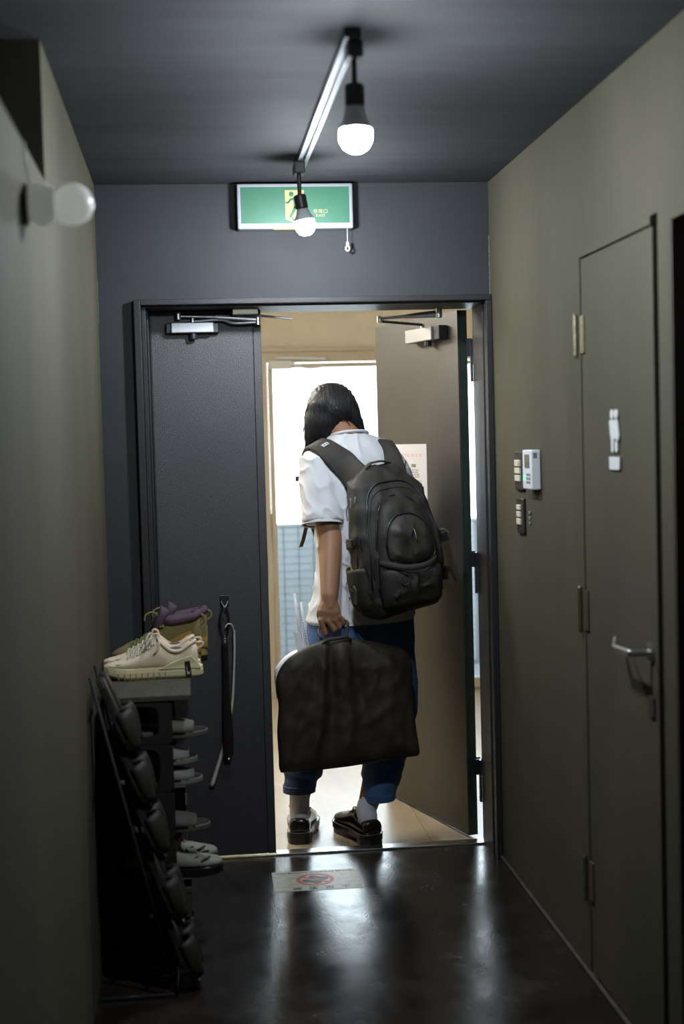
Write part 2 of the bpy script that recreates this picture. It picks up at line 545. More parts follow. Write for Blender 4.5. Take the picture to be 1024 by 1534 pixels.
def thing_part(name, parent, loc):
    o = bpy.data.objects.new(name, None)
    COL.objects.link(o)
    o.location = V(loc)
    o.empty_display_size = 0.03
    o.parent = parent
    o.matrix_parent_inverse = Matrix.Translation(-WL[parent.name])
    WL[o.name] = V(loc)
    return o

# left leaf, closed
LY = 5.175
dl = struct(MB().box((-0.1335, LY, 0.014), (0.2375, LY + 0.04, 2.004)).build('door_1', 'door_black', bevel=0.002), 'closed black steel leaf of the entrance door')
MB().box((0.238, LY - 0.003, 0.014), (0.267, LY + 0.043, 2.004)).build('edge_strip', 'door_black', dl, bevel=0.002)
MB().box((-0.131, LY - 0.004, 0.014), (-0.126, LY + 0.002, 2.0)).build('hinge_gap_bead', 'black_gloss', dl)
MB().box((0.266, LY + 0.012, 1.03), (0.269, LY + 0.032, 1.12)).build('latch_plate', 'steel', dl)
closer_body(dl, at(251, 484, LY - 0.001), (1, 0, 0), (0, -1, 0), (0, 0, 1))
c = thing_part('closer_arm', dl, at(330, 470, LY - 0.03))
a0 = at(267, 474, LY - 0.03)
a1 = at(386, 479, LY - 0.045)
MB().limb([a0, at(320, 475, LY - 0.035), at(327, 476, LY - 0.036)], [0.004, 0.004, 0.006], 10).build('thin_rod', 'silver', c)
MB().limb([at(322, 475, LY - 0.036), a1], [0.0075, 0.0085], 10).build('thick_rod', 'silver', c)
MB().limb(catmull([at(290, 482, LY - 0.021), at(330, 479, LY - 0.03), at(350, 484, LY - 0.04), a1 + V((0, 0, -0.008))]), 0.0055, 10).build('lower_arm', 'silver', c)
MB().cyl(a0 - V((0, 0, 0.012)), a0 + V((0, 0, 0.012)), 0.009).build('pivot', 'steel', c)
MB().cyl(a1 - V((0, 0, 0.018)), a1 + V((0, 0, 0.016)), 0.010).build('pivot', 'steel', c)
# flat hold-open bracket hanging from the frame head
b0, b1 = at(360, 470, 5.15), at(437, 477, 5.06)
MB().ribbon([b0 + V((0, 0.012, 0.004)), b1 + V((0, 0.012, 0.0))], [b0 + V((0, -0.014, -0.004)), b1 + V((0, -0.014, -0.004))], 0.006).build('hold_open_plate', 'silver', c)
MB().box((b0.x - 0.03, 5.08, 1.982), (b0.x + 0.06, 5.16, 2.004)).build('frame_bracket', 'cream', c, bevel=0.002)

# right leaf, open outwards
A = V((1.005, 5.265, 0)); DD = V((-0.214, 0.725, 0)).normalized(); NI = V((-0.959, -0.283, 0)).normalized()
dr_m = MB()
dr_m.obox(A + DD * 0.379 - NI * 0.004 + V((0, 0, 1.006)), DD, NI, V((0, 0, 1)), 0.378, 0.004, 0.994)
dr = struct(dr_m.build('door_2', 'door_brown', bevel=0.001), 'brown-grey face of the entrance door leaf standing open outwards')
MB().obox(A + DD * 0.379 - NI * 0.024 + V((0, 0, 1.006)), DD, NI, V((0, 0, 1)), 0.379, 0.0155, 0.994).build('edge_core', 'door_green', dr)
for (ya, yb) in ((508, 532), (827, 848), (1137, 1160)):
    z1, z0 = at(712, ya, 5.27).z, at(712, yb, 5.27).z
    k = MB().box((1.036, 5.262, z0), (1.0665, 5.282, z1))
    k.cyl((1.052, 5.287, z0 - 0.004), (1.052, 5.287, z1 + 0.004), 0.008)
    k.build('hinge', 'dark_metal', dr)
    MB().box((1.049, 5.241, z0 - 0.1), (1.0565, 5.262, z1)).build('hinge_plate', 'dark_metal', dr)
cb = thing_part('door_closer', dr, A + DD * 0.12 + V((0, 0, 1.92)))
zc = 1.925
MB().obox(A + DD * 0.245 + NI * 0.026 + V((0, 0, zc)), DD, NI, V((0, 0, 1)), 0.115, 0.022, 0.026).build('closer_body', 'silver', cb, bevel=0.003)
MB().obox(A + DD * 0.105 + NI * 0.020 + V((0, 0, zc)), DD, NI, V((0, 0, 1)), 0.024, 0.018, 0.027).build('end_cap', 'dark_metal', cb, bevel=0.003)
kp = A + DD * 0.20 + NI * 0.026 + V((0, 0, zc))
MB().cyl(kp - V((0, 0, 0.045)), kp - V((0, 0, 0.024)), 0.014).build('adjusting_knob', 'dark_metal', cb)
sp = A + DD * 0.24 + NI * 0.028 + V((0, 0, zc + 0.026))
ca = thing_part('closer_arm', dr, sp)
p_el = at(568, 477, 5.30)
p_fr = at(657, 470, 5.22)
MB().cyl(sp, sp + V((0, 0, 0.016)), 0.008).build('spindle', 'steel', ca)
MB().limb([sp + V((0, 0, 0.014)), p_el - V((0, 0, 0.01))], 0.0055, 10).build('lower_arm', 'dark_metal', ca)
MB().limb([p_el, p_el.lerp(p_fr, 0.48)], [0.006, 0.007], 10).build('thin_rod', 'silver', ca)
MB().limb([p_el.lerp(p_fr, 0.45), p_fr], [0.0085, 0.014], 12, flat=0.7).build('thick_rod', 'silver', ca)
MB().cyl(p_el - V((0, 0, 0.016)), p_el + V((0, 0, 0.008)), 0.010).build('pivot', 'steel', ca)
MB().cyl(p_fr - V((0, 0, 0.014)), p_fr + V((0, 0, 0.03)), 0.013).build('pivot', 'steel', ca)
MB().limb([p_fr + V((-0.045, 0.0, 0.03)), p_fr + V((0, 0, 0.022)), p_fr + V((0.045, 0, 0.035))], 0.0035, 8).build('frame_bracket', 'steel', ca)

# threshold
struct(MB().box((0.267, 5.180, -0.02), (1.056, 5.236, 0.007)).build('trim_2', 'steel', bevel=0.002), 'worn steel threshold strip of the entrance door')
struct(MB().box((-0.135, 5.180, -0.02), (0.267, 5.236, 0.004)).build('trim_3', 'brass', bevel=0.001))

# ------------------------------------------------------------------ toilet door on the right wall
d3 = struct(MB().box((XR + 0.002, 3.237, 0.012), (XR + 0.04, 3.843, 2.005)).build('door_3', 'wall_side', bevel=0.001), 'flush toilet door painted like the wall')
struct(MB().box((XR - 0.003, 3.847, 0), (XR + 0.06, 3.868, 2.03)).box((XR - 0.003, 3.237, 2.009), (XR + 0.06, 3.847, 2.03))
       .box((XR + 0.05, 3.192, 0), (XR + 0.06, 3.25, 2.03)).build('trim_4', 'wall_side', bevel=0.001), 'thin painted frame of the toilet door')
for (ya, yb, xx) in ((473, 533, 866), (880, 943, 872), (1280, 1340, 877)):
    z1, z0 = atx(xx, ya, XR).z, atx(xx, yb, XR).z
    worn = 'brass' if ya == 473 else ('wall_side' if ya == 1280 else mat('tarnished_hinge', (0.12, 0.11, 0.06), 0.4, metal=0.6))
    hg = MB().cyl((XR - 0.009, 3.872, z0), (XR - 0.009, 3.872, z1), 0.0065).build('hinge', worn, d3)
    MB().box((XR - 0.0035, 3.815, z0 + 0.004), (XR + 0.003, 3.846, z1 - 0.004)).build('hinge_leaf', worn, hg, bevel=0.001)
    MB().cyl((XR - 0.009, 3.872, z1), (XR - 0.009, 3.872, z1 + 0.006), 0.0075, 0.004).cyl((XR - 0.009, 3.872, z0 - 0.006), (XR - 0.009, 3.872, z0), 0.004, 0.0075).build('hinge_tip', worn, hg)
hz = 1.0
hx = XR - 0.05
hl = MB().limb(catmull([(hx, 3.285, hz), (hx, 3.36, hz - 0.002), (hx + 0.002, 3.42, hz - 0.004), (hx + 0.012, 3.445, hz + 0.002), (hx + 0.022, 3.475, hz + 0.010)], 5), [0.009] * 20 + [0.007], 12, flat=0.8).build('lever_handle', 'steel', d3, smooth=True)
MB().cyl((hx, 3.285, hz), (XR + 0.003, 3.285, hz), 0.0085).build('neck', 'steel', hl, smooth=False)
MB().revolve((XR + 0.002, 3.285, hz), (-1, 0, 0), [(0, 0.025), (0.006, 0.025), (0.009, 0.018)]).build('rose', 'steel', hl)
MB().box((XR - 0.004, 3.262, 0.845), (XR + 0.002, 3.305, 0.895)).build('lock_plate', 'alcove', d3, bevel=0.002)
# the pictogram on the door: two heads, joined bodies, two legs; a small plate below
def yz(y, z, x=XR - 0.001):
    return (x, y, z)
pc = atx(921, 643, XR)
ps = thing('toilet_pictogram', 'white cut-out pictogram of two standing figures stuck on the flush door', 'sign', (XR, pc.y, 1.49))
yy = pc.y
def pol(name, pts, m, parent):
    return MB().prism([yz(y, z) for y, z in pts], (-0.003, 0, 0)).build(name, m, parent)
for s in (-1, 1):
    cx = yy + s * 0.0175
    pol('head', [(cx + 0.014 * math.cos(t * math.pi / 8), 1.575 + 0.0125 * math.sin(t * math.pi / 8)) for t in range(16)], 'white_print', ps)
pol('joined_bodies', [(yy + 0.040, 1.558), (yy + 0.033, 1.561), (yy - 0.024, 1.561), (yy - 0.030, 1.556), (yy - 0.036, 1.535), (yy - 0.041, 1.520), (yy - 0.038, 1.510), (yy - 0.028, 1.505),
                      (yy - 0.012, 1.507), (yy - 0.006, 1.512), (yy + 0.028, 1.512), (yy + 0.033, 1.525)], 'white_print', ps)
for s, w in ((0.016, 0.010), (-0.017, 0.011)):
    pol('leg', [(yy + s - w, 1.512), (yy + s + w, 1.512), (yy + s + w * 0.9, 1.481), (yy + s, 1.477), (yy + s - w * 0.9, 1.481)], 'white_print', ps)
tag(pol('door_plate', [(yy - 0.046, 1.4665), (yy + 0.046, 1.4665), (yy + 0.043, 1.436), (yy + 0.036, 1.4335), (yy - 0.036, 1.4335), (yy - 0.041, 1.436)], 'white_print', None),
    'small blank white plate under the pictogram on the flush door', 'plate')
# near doorway: a dark leaf set deep in the wall
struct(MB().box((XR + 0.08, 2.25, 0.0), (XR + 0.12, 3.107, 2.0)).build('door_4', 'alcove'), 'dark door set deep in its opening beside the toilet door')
struct(MB().box((XR + 0.001, 3.098, 0), (XR + 0.08, 3.1068, 2.0)).build('trim_shade_sheet', 'alcove'))  # dark sheet puts the shade of the doorway's far reveal into colour

# ------------------------------------------------------------------ lobby beyond the door
LB = 8.42
struct(MB().box((-0.75, DT + 0.003, -0.1), (2.6, LB, 0)).build('floor_lobby', 'lobby_floor'))
struct(MB().box((0.86, 5.25, 0.0), (0.8625, LB, 0.0004)).build('trim_floor_seam', mat('floor_seam', (0.2, 0.17, 0.12), 0.6)))
struct(MB().box((-0.75, D + 0.16, 2.42), (2.6, LB + 0.1, 2.52)).build('ceiling_lobby', 'white_wall'))
struct(MB().box((-0.85, D + 0.16, -0.1), (-0.75, LB, 2.42)).build('wall_lobby_left', 'beige_wall'))
struct(MB().box((2.6, D + 0.16, -0.1), (2.7, LB, 2.42)).build('wall_lobby_right', 'beige_wall'))
lw = MB()
lw.box((-0.75, LB, -0.1), (0.41, LB + 0.1, 2.42))
lw.box((0.41, LB, 2.065), (2.2, LB + 0.1, 2.42))
lw.box((2.2, LB, -0.1), (2.6, LB + 0.1, 2.42))
struct(lw.build('wall_lobby_back', 'beige_wall'))
ff = MB().box((-0.75, D + 0.165, 0), (-0.182, D + 0.2, 2.42)).box((-0.182, D + 0.165, 2.035), (1.07, D + 0.2, 2.42)).box((1.1, D + 0.165, 0), (2.6, D + 0.2, 2.42))
struct(ff.build('wall_lobby_front', 'beige_wall'))
# glazed outer door with its frame
w1 = struct(MB().box((0.41, LB - 0.03, 0), (0.462, LB + 0.06, 2.065)).box((2.14, LB - 0.03, 0), (2.2, LB + 0.06, 2.065))
            .box((0.462, LB - 0.03, 1.99), (2.14, LB + 0.06, 2.065)).box((0.41, LB - 0.05, 2.05), (2.2, LB - 0.03, 2.075)).build('window_1', 'alu', bevel=0.003), 'beige aluminium frame of the glazed lobby door')
for (x0, x1) in ((0.466, 1.30), (1.304, 2.137)):
    st = MB().box((x0, LB - 0.012, 0.012), (x0 + 0.03, LB + 0.03, 1.985)).box((x1 - 0.03, LB - 0.012, 0.012), (x1, LB + 0.03, 1.985))
    st.box((x0 + 0.03, LB - 0.012, 1.958), (x1 - 0.03, LB + 0.03, 1.985)).box((x0 + 0.03, LB - 0.012, 0.012), (x1 - 0.03, LB + 0.03, 0.07))
    st.build('sash', 'alu', w1, bevel=0.002)
    MB().box((x0 + 0.028, LB + 0.006, 0.068), (x1 - 0.028, LB + 0.011, 1.96)).build('pane', 'glass', w1)
cc = thing_part('door_closer', w1, (0.54, LB - 0.03, 1.98))
p0, p1 = at(402, 541, LB - 0.04), at(437, 553, LB - 0.04)
MB().box((p0.x, LB - 0.055, p1.z), (p1.x, LB - 0.014, p0.z)).build('closer_body', 'white_plastic', cc, bevel=0.003)
MB().limb([at(413, 536, LB - 0.06), at(488, 537, LB - 0.06)], 0.009, 8).build('upper_arm', 'white_plastic', cc)
MB().limb(catmull([at(437, 545, LB - 0.06), at(460, 551, LB - 0.07), at(484, 549, LB - 0.06)]), 0.008, 8).build('lower_arm', 'white_plastic', cc)
MB().box((0.462, LB + 0.012, 0.93), (0.475, LB + 0.03, 1.1)).build('latch_plate', 'white_plastic', w1)
struct(MB().box((0.462, LB - 0.025, 0.0), (2.14, LB + 0.04, 0.012)).build('trim_6', 'grey_plastic'))
# balcony with a tiled parapet
PY = 9.5
struct(MB().box((-0.75, LB, -0.12), (2.6, PY + 0.15, -0.02)).build('floor_balcony', 'grout'))
pw = struct(MB().box((-0.75, PY, -0.1), (2.6, PY + 0.14, 0.955)).build('wall_parapet', 'grout'), 'low balcony wall faced with pale blue oblong tiles')
tile_me = None
rows, cols = 19, 15
for rI in range(rows):
    for cI in range(cols):
        x0 = 0.40 + cI * 0.1
        z1 = 0.953 - rI * 0.05
        if tile_me is None:
            t = MB().box((x0 + 0.003, PY - 0.006, z1 - 0.0465), (x0 + 0.097, PY + 0.002, z1)).build('tile', 'tile', pw)
            tile_me = t.data
        else:
            t = bpy.data.objects.new('tile', tile_me)
            COL.objects.link(t)
            cen = V((x0 + 0.05, PY - 0.002, z1 - 0.02325))
            t.location = cen
            t.parent = pw
            t.matrix_parent_inverse = Matrix.Translation(-WL[pw.name])
            WL[t.name] = cen
struct(MB().box((-0.75, PY - 0.012, 0.957), (2.6, PY + 0.15, 0.975)).build('trim_parapet_cap', 'tile'))
# lobby lamp
ll = thing('ceiling_lamp', 'white tube lamp on the lobby ceiling beyond the doorway', 'lamp', (-0.3, 6.1, 2.42))
MB().box((-0.36, 5.5, 2.375), (-0.24, 6.7, 2.42)).build('housing', 'white_plastic', ll, bevel=0.004)
MB().cyl((-0.3, 5.52, 2.355), (-0.3, 6.68, 2.355), 0.016).build('tube', mat('lit_tube', (1, 1, 1), 0.5, emit=(1.0, 0.93, 0.82), estr=LOBBY * 6), ll)

# ------------------------------------------------------------------ ceiling track and its two bulbs
tk = thing('ceiling_track', 'grey lighting track running along the dark ceiling', 'track', (0.385, 3.95, H))
TX = 0.382
MB().box((TX - 0.017, 3.165, H - 0.018), (TX - 0.004, 4.705, H)).box((TX + 0.004, 3.165, H - 0.018), (TX + 0.017, 4.705, H)).box((TX - 0.004, 3.165, H - 0.006), (TX + 0.004, 4.705, H)).build('rail', 'track', tk, bevel=0.001)
for ya in (4.705, 3.14):
    MB().box((TX - 0.0185, ya, H - 0.02), (TX + 0.0185, ya + 0.025, H)).build('end_cap', 'black_plastic', tk)

def track_bulb(label, x, Y, zc, r, tilt, soc_h, base_h, cut):
    t = thing('track_bulb', label, 'bulb lamp', (x, Y, zc - r), 'bulbs on the ceiling track')
    ax = V((tilt, 0, 1)).normalized()
    c = V((x, Y, zc))
    b0 = cut * r
    MB().revolve(c, ax, [(-r * 0.98, 0.004), (-r * 0.94, r * 0.36), (-r * 0.72, r * 0.72), (-r * 0.35, r * 0.95), (0.0, r), (b0 * 0.7, r * 0.98), (b0, r * 0.9)]).build('glowing_dome', 'bulb', t, smooth=True)
    MB().revolve(c, ax, [(b0 - 0.003, r * 1.0), (b0 + 0.001, r * 1.02), (b0 + 0.005, r * 0.97), (b0 + base_h * 0.5, r * 0.72), (b0 + base_h, r * 0.56)]).build('bulb_base', 'bulb_base', t, smooth=True)
    s0 = b0 + base_h
    MB().revolve(c, ax, [(s0, r * 0.55), (s0 + 0.004, r * 0.62), (s0 + soc_h - 0.004, r * 0.62), (s0 + soc_h, r * 0.5)]).build('socket', 'black_plastic', t)
    top = c + ax * (s0 + soc_h)
    MB().cyl(top, V((top.x, top.y, H - 0.05)), 0.0065).build('stem', 'black_plastic', t)
    MB().box((top.x - 0.017, top.y - 0.04, H - 0.055), (top.x + 0.017, top.y + 0.03, H - 0.0185)).build('track_plug', 'black_plastic', t, bevel=0.003)
    return t
pb = at(535, 205, 3.2)
track_bulb('lit LED bulb hanging from the end of the track away from the exit sign', TX + 0.008, 3.2, 2.205, 0.036, 0.0, 0.05, 0.048, 0.5)
pb2 = at(457, 338, 4.56)
track_bulb('lit LED bulb hanging slightly tilted in front of the green exit sign', pb2.x, 4.56, pb2.z, 0.032, -0.16, 0.046, 0.034, 0.58)

# ------------------------------------------------------------------ exit sign
SY = 4.955
sg = thing('exit_sign', 'green lit emergency exit sign with a running figure and a pull cord', 'sign', (0.388, D, 2.26))
MB().box((0.186, SY, 2.262), (0.588, D - 0.0005, 2.418)).build('housing', 'sign_frame', sg, bevel=0.006)
MB().box((0.1995, SY - 0.002, 2.281), (0.5745, SY + 0.002, 2.405)).build('green_panel', 'sign_green', sg)
def sq(pts, d0, m, name):
    return MB().prism([(x, SY - d0, z) for x, z in pts], (0, -0.0008, 0)).build(name, m, sg)
sx, sz = 0.352, 2.281                         # lower left of the doorway symbol
sq([(sx, sz + 0.113), (sx, sz + 0.013), (sx + 0.03, sz + 0.0005), (sx + 0.034, sz + 0.013), (sx + 0.066, sz + 0.013), (sx + 0.066, sz + 0.113)], 0.0022, 'sign_yellow', 'doorway_symbol')
def seg(a, b, w):
    a, b = V((a[0], a[1])), V((b[0], b[1]))
    n = V((-(b - a).y, (b - a).x)).normalized() * w
    return [tuple(a + n), tuple(b + n), tuple(b - n), tuple(a - n)]
man = MB()
def mp_(pts):
    man.prism([(x, SY - 0.0032, z) for x, z in pts], (0, -0.0008, 0))
mp_([(sx + 0.022 + 0.0085 * math.cos(k * math.pi / 8), sz + 0.099 + 0.0085 * math.sin(k * math.pi / 8)) for k in range(16)])
mp_(seg((sx + 0.036, sz + 0.083), (sx + 0.038, sz + 0.05), 0.0085))
mp_(seg((sx + 0.036, sz + 0.086), (sx + 0.018, sz + 0.080), 0.004)); mp_(seg((sx + 0.019, sz + 0.081), (sx + 0.010, sz + 0.069), 0.0035)); mp_(seg((sx + 0.011, sz + 0.069), (sx + 0.001, sz + 0.071), 0.003))
mp_(seg((sx + 0.042, sz + 0.086), (sx + 0.054, sz + 0.068), 0.004)); mp_(seg((sx + 0.053, sz + 0.069), (sx + 0.064, sz + 0.073), 0.0035))
mp_(seg((sx + 0.036, sz + 0.056), (sx + 0.027, sz + 0.038), 0.0055)); mp_(seg((sx + 0.027, sz + 0.039), (sx + 0.016, sz + 0.019), 0.0045))
mp_(seg((sx + 0.041, sz + 0.055), (sx + 0.053, sz + 0.039), 0.0055)); mp_(seg((sx + 0.053, sz + 0.040), (sx + 0.050, sz + 0.021), 0.0045))
mp_(seg((sx + 0.020, sz + 0.016), (sx + 0.036, sz + 0.006), 0.0025))
man.build('running_figure', 'sign_green', sg)
text('lettering', '\u975e\u5e38\u53e3', 0.016, 'sign_yellow', sg, (0.474, SY - 0.0025, 2.320), (1, 0, 0), (0, 0, 1), width=0.049)
text('lettering', 'EXIT', 0.0125, 'sign_yellow', sg, (0.474, SY - 0.0025, 2.306), (1, 0, 0), (0, 0, 1), width=0.033)
MB().box((0.31, SY + 0.004, 2.2605), (0.40, SY + 0.03, 2.2625)).build('yellow_label_strip', 'sign_yellow', sg)
MB().box((0.54, SY + 0.006, 2.2600), (0.556, SY + 0.012, 2.2623)).build('test_switch', 'dark_metal', sg)
pcx = 0.5665
MB().cyl((pcx, SY + 0.01, 2.262), (pcx, SY + 0.01, 2.218), 0.0011, n=8).build('cord', 'cream', sg)
pt_ = MB()
pt_.loft([ell((pcx, SY + 0.01, z), (1, 0, 0), (0, 1, 0), w, 0.003, 16) for z, w in ((2.218, 0.003), (2.212, 0.0055), (2.203, 0.0055))])
for k in range(20):
    pass
pt_.limb([(pcx + 0.0065 * math.sin(2 * math.pi * k / 20), SY + 0.01, 2.1935 + 0.0085 * math.cos(2 * math.pi * k / 20)) for k in range(21)], 0.003, 8)
pt_.build('cord_pull', 'cream', sg, smooth=True)

# ------------------------------------------------------------------ globe lamp on the left wall
lp = at(38, 305, 2.8)
gl = thing('wall_lamp', 'unlit white opal globe lamp on a round base on the left wall', 'wall lamp', (XL, 2.81, 1.95))
c0 = V((XL, 2.81, 1.996))
MB().revolve(c0, (1, 0, 0), [(0, 0.040), (0.006, 0.041), (0.009, 0.036)]).build('back_plate', 'dark_metal', gl)
MB().revolve(c0, (1, 0, 0), [(0.009, 0.034), (0.018, 0.039), (0.032, 0.0415), (0.044, 0.039), (0.054, 0.032), (0.058, 0.026)]).build('neck', 'opal', gl, smooth=True)
MB().sphere(c0 + V((0.091, 0, 0)), 0.0405, 18).build('globe', 'opal', gl, smooth=True)
MB().limb([(XL + 0.012, 2.81, 2.034), (XL + 0.006, 2.81, 2.07), (XL + 0.003, 2.81, 2.117)], 0.002, 8).build('cable', 'dark_metal', gl)

# ------------------------------------------------------------------ intercom and switches on the right wall
ic = thing('intercom', 'white door intercom with a small screen on the right wall', 'intercom', (XR, 4.385, 1.36))
fx = XR - 0.030
MB().box((fx, 4.325, 1.357), (XR - 0.001, 4.447, 1.481)).build('housing', 'white_plastic', ic, bevel=0.004)
MB().box((fx - 0.0012, 4.352, 1.425), (fx + 0.001, 4.415, 1.467)).build('screen', mat('dim_screen', (0.20, 0.19, 0.14), 0.15), ic)
for i in range(3):
    for j in range(2):
        MB().box((fx - 0.0018, 4.345 + j * 0.028, 1.376 + i * 0.012), (fx + 0.001, 4.362 + j * 0.028, 1.383 + i * 0.012)).build('button', 'grey_plastic', ic)
MB().box((fx - 0.002, 4.415, 1.385), (fx + 0.001, 4.431, 1.400)).build('indicator', 'led_green', ic)
MB().box((fx + 0.006, 4.3245, 1.455), (fx + 0.018, 4.3262, 1.472)).build('speaker_slot', 'grey_plastic', ic)

def switch_plate(label, y0, y1, z0, z1, rk, orange=False, side=False):
    t = thing('switch_plate', label, 'switch', (XR, (y0 + y1) / 2, z0))
    MB().box((XR - 0.010, y0, z0), (XR - 0.0005, y1, z1)).build('plate', 'black_plastic', t, bevel=0.004)
    n = len(rk)
    for i, (a, b) in enumerate(rk):
        MB().box((XR - 0.0165, y0 + 0.022, a), (XR - 0.010, y1 - 0.022, b)).build('rocker', 'cream', t, bevel=0.0015)
        if orange and i == n - 1:
            MB().box((XR - 0.0175, y0 + 0.024, (a + b) / 2 - 0.006), (XR - 0.012, y0 + 0.036, (a + b) / 2 + 0.006)).build('pilot_light', 'orange', t)
    return t
switch_plate('black switch plate with cream rockers and an orange pilot light behind the intercom', 4.53, 4.645, 1.347, 1.475, [(1.377, 1.397), (1.402, 1.421), (1.426, 1.447)], True)
s2 = switch_plate('black switch plate with three cream rockers below the intercom', 4.535, 4.63, 1.205, 1.322, [(1.235, 1.255), (1.260, 1.278), (1.283, 1.300)])
for z in (1.245, 1.262, 1.279):
    tag(MB().box((XR - 0.006, 4.463, z - 0.0045), (XR - 0.0005, 4.480, z + 0.0045)).build('wall_stud', 'grey_plastic', bevel=0.002), 'small grey stud in the row beside the lower switch plate', 'stud', 'studs beside the lower switch plate')

# ------------------------------------------------------------------ notice on the open leaf
def on_leaf(x, y):
    d = ray(x, y)
    P0 = A + NI * 0.0015
    t = (P0 - CAM).dot(NI) / d.dot(NI)
    return CAM + d * t
n0, n1, n2 = on_leaf(590, 667), on_leaf(638, 665), on_leaf(641, 760)
EX = -DD
nc = on_leaf(615, 714)
nw = (n1 - n0).dot(EX) / 2
nh = (n1.z - n2.z) / 2
nt_ = thing('notice', 'white paper notice with red heading stuck on the open door leaf', 'notice', nc - V((0, 0, nh)))
nc = V((nc.x, nc.y, (n1.z + n2.z) / 2))
MB().obox(nc, EX, NI, V((0, 0, 1)), nw, 0.001, nh).build('sheet', 'paper', nt_)
def nbox(u0, u1, v0, v1, m, name):
    p = nc + EX * ((u0 + u1) / 2 * nw) + V((0, 0, (v0 + v1) / 2 * nh)) + NI * 0.0013
    MB().obox(p, EX, NI, V((0, 0, 1)), abs(u1 - u0) / 2 * nw, 0.0004, abs(v1 - v0) / 2 * nh).build(name, m, nt_)
random.seed(3)
u = -0.8
while u < 0.78:
    w_ = random.uniform(0.05, 0.13)
    for k in range(2):
        v = 0.60 + k * 0.055
        nbox(u, min(0.8, u + w_ * random.uniform(0.6, 1)), v, v + 0.03, 'print_orange', 'red_heading')
    u += w_ + random.choice((0.03, 0.05, 0.09))
nbox(0.08, 0.34, 0.26, 0.36, 'print_olive', 'dark_block')
nbox(-0.5, -0.2, 0.26, 0.36, 'print_olive', 'dark_block')
for i in range(4):
    u = 0.08
    while u < 0.5:
        w_ = random.uniform(0.06, 0.16)
        nbox(u, min(0.54, u + w_), 0.16 - i * 0.075, 0.185 - i * 0.075, 'print_olive', 'text_line')
        u += w_ + 0.04
nbox(0.1, 0.7, -0.19, -0.175, 'print_olive', 'text_line')
nbox(0.08, 0.34, -0.53, -0.44, 'print_red', 'red_block')

# ------------------------------------------------------------------ floor sticker
st = thing('floor_sticker', 'worn beige no-shoes sticker with a red ring on the dark floor', 'sticker', (0.39, 4.865, 0))
sp_ = [V((0.238, 4.977, 0)), V((0.541, 4.973, 0)), V((0.541, 4.752, 0)), V((0.236, 4.757, 0))]
MB().prism([p + V((0, 0, 0.0002)) for p in sp_], (0, 0, 0.0006)).build('sheet', 'sticker', st)
cx_, cy_ = 0.384, 4.872
rg = MB()
N = 40
ro, ri = 0.066, 0.052
rg.loft([[V((cx_ + r * math.cos(2 * math.pi * k / N), cy_ + r * 1.03 * math.sin(2 * math.pi * k / N), z)) for k in range(N)] for r, z in ((ro, 0.0008), (ro, 0.0012), (ri, 0.0012), (ri, 0.0008), (ro, 0.0008))], cap=False)
an = math.radians(-38)
ex_, ey_ = V((math.cos(an), math.sin(an), 0)), V((-math.sin(an), math.cos(an), 0))
rg.obox((cx_, cy_, 0.00125), ex_, ey_, V((0, 0, 1)), 0.056, 0.0055, 0.0002)
rg.build('prohibition_ring', 'print_red', st)
for sgn in (-1, 1):
    fp = MB()
    fc = V((cx_ + sgn * 0.013, cy_ + sgn * 0.021, 0.0009))
    prof = [(-0.034, 0.007), (-0.03, 0.013), (-0.018, 0.0155), (-0.006, 0.012), (0.008, 0.014), (0.022, 0.018), (0.032, 0.0145), (0.037, 0.006)]
    a2 = math.radians(-30)
    e1, e2 = V((math.cos(a2), math.sin(a2), 0)), V((-math.sin(a2), math.cos(a2), 0))
    fp.prism([fc + e1 * a + e2 * w for a, w in prof] + [fc + e1 * a - e2 * w for a, w in reversed(prof)], (0, 0, 0.0003))
    fp.build('shoe_print', 'print_dark', st)
text('lettering', 'SHOES STRICTLY PROHIBITED', 0.016, 'print_dark', st, (0.387, 4.958, 0.0011), (-1, 0, 0), (0, -1, 0), width=0.27)
for i, ch in enumerate('\u571f\u8db3\u53b3\u7981'):
    text('lettering', ch, 0.034, 'print_dark', st, (0.482 - i * 0.0555, 4.782, 0.0011), (-1, 0, 0), (0, -1, 0), width=0.033)

# ------------------------------------------------------------------ hook and shoehorns on the closed leaf
hk = thing('door_hook', 'small black plate hook on the closed black door leaf', 'hook', at(336, 908, LY))
h0 = at(336, 899, LY)
MB().box((h0.x - 0.016, LY - 0.004, h0.z - 0.024), (h0.x + 0.016, LY - 0.0003, h0.z + 0.018)).build('plate', 'black_plastic', hk, bevel=0.002)
hy = LY - 0.02
for s in (-1, 1):
    MB().limb(catmull([(h0.x + s * 0.011, LY - 0.004, h0.z - 0.004), (h0.x + s * 0.010, LY - 0.014, h0.z - 0.010), (h0.x + s * 0.003, hy - 0.006, h0.z - 0.020), (h0.x + s * 0.002, hy - 0.006, h0.z - 0.03)]), 0.0022, 8).build('prong', 'steel', hk, smooth=True)
sh = thing('shoehorn', 'long black shoehorn with an oval ring grip hanging from the door hook', 'shoehorn', at(340, 1137, LY - 0.02))
q = lambda x, y, d=0.022: at(x, y, LY - d)
ring = [q(336 + 6.5 * math.sin(2 * math.pi * k / 24), 932 - 23 * math.cos(2 * math.pi * k / 24)) for k in range(25)]
MB().limb(ring, 0.004, 8, up=(0, 1, 0)).build('ring_grip', 'leather', sh, smooth=True)
rows_ = []
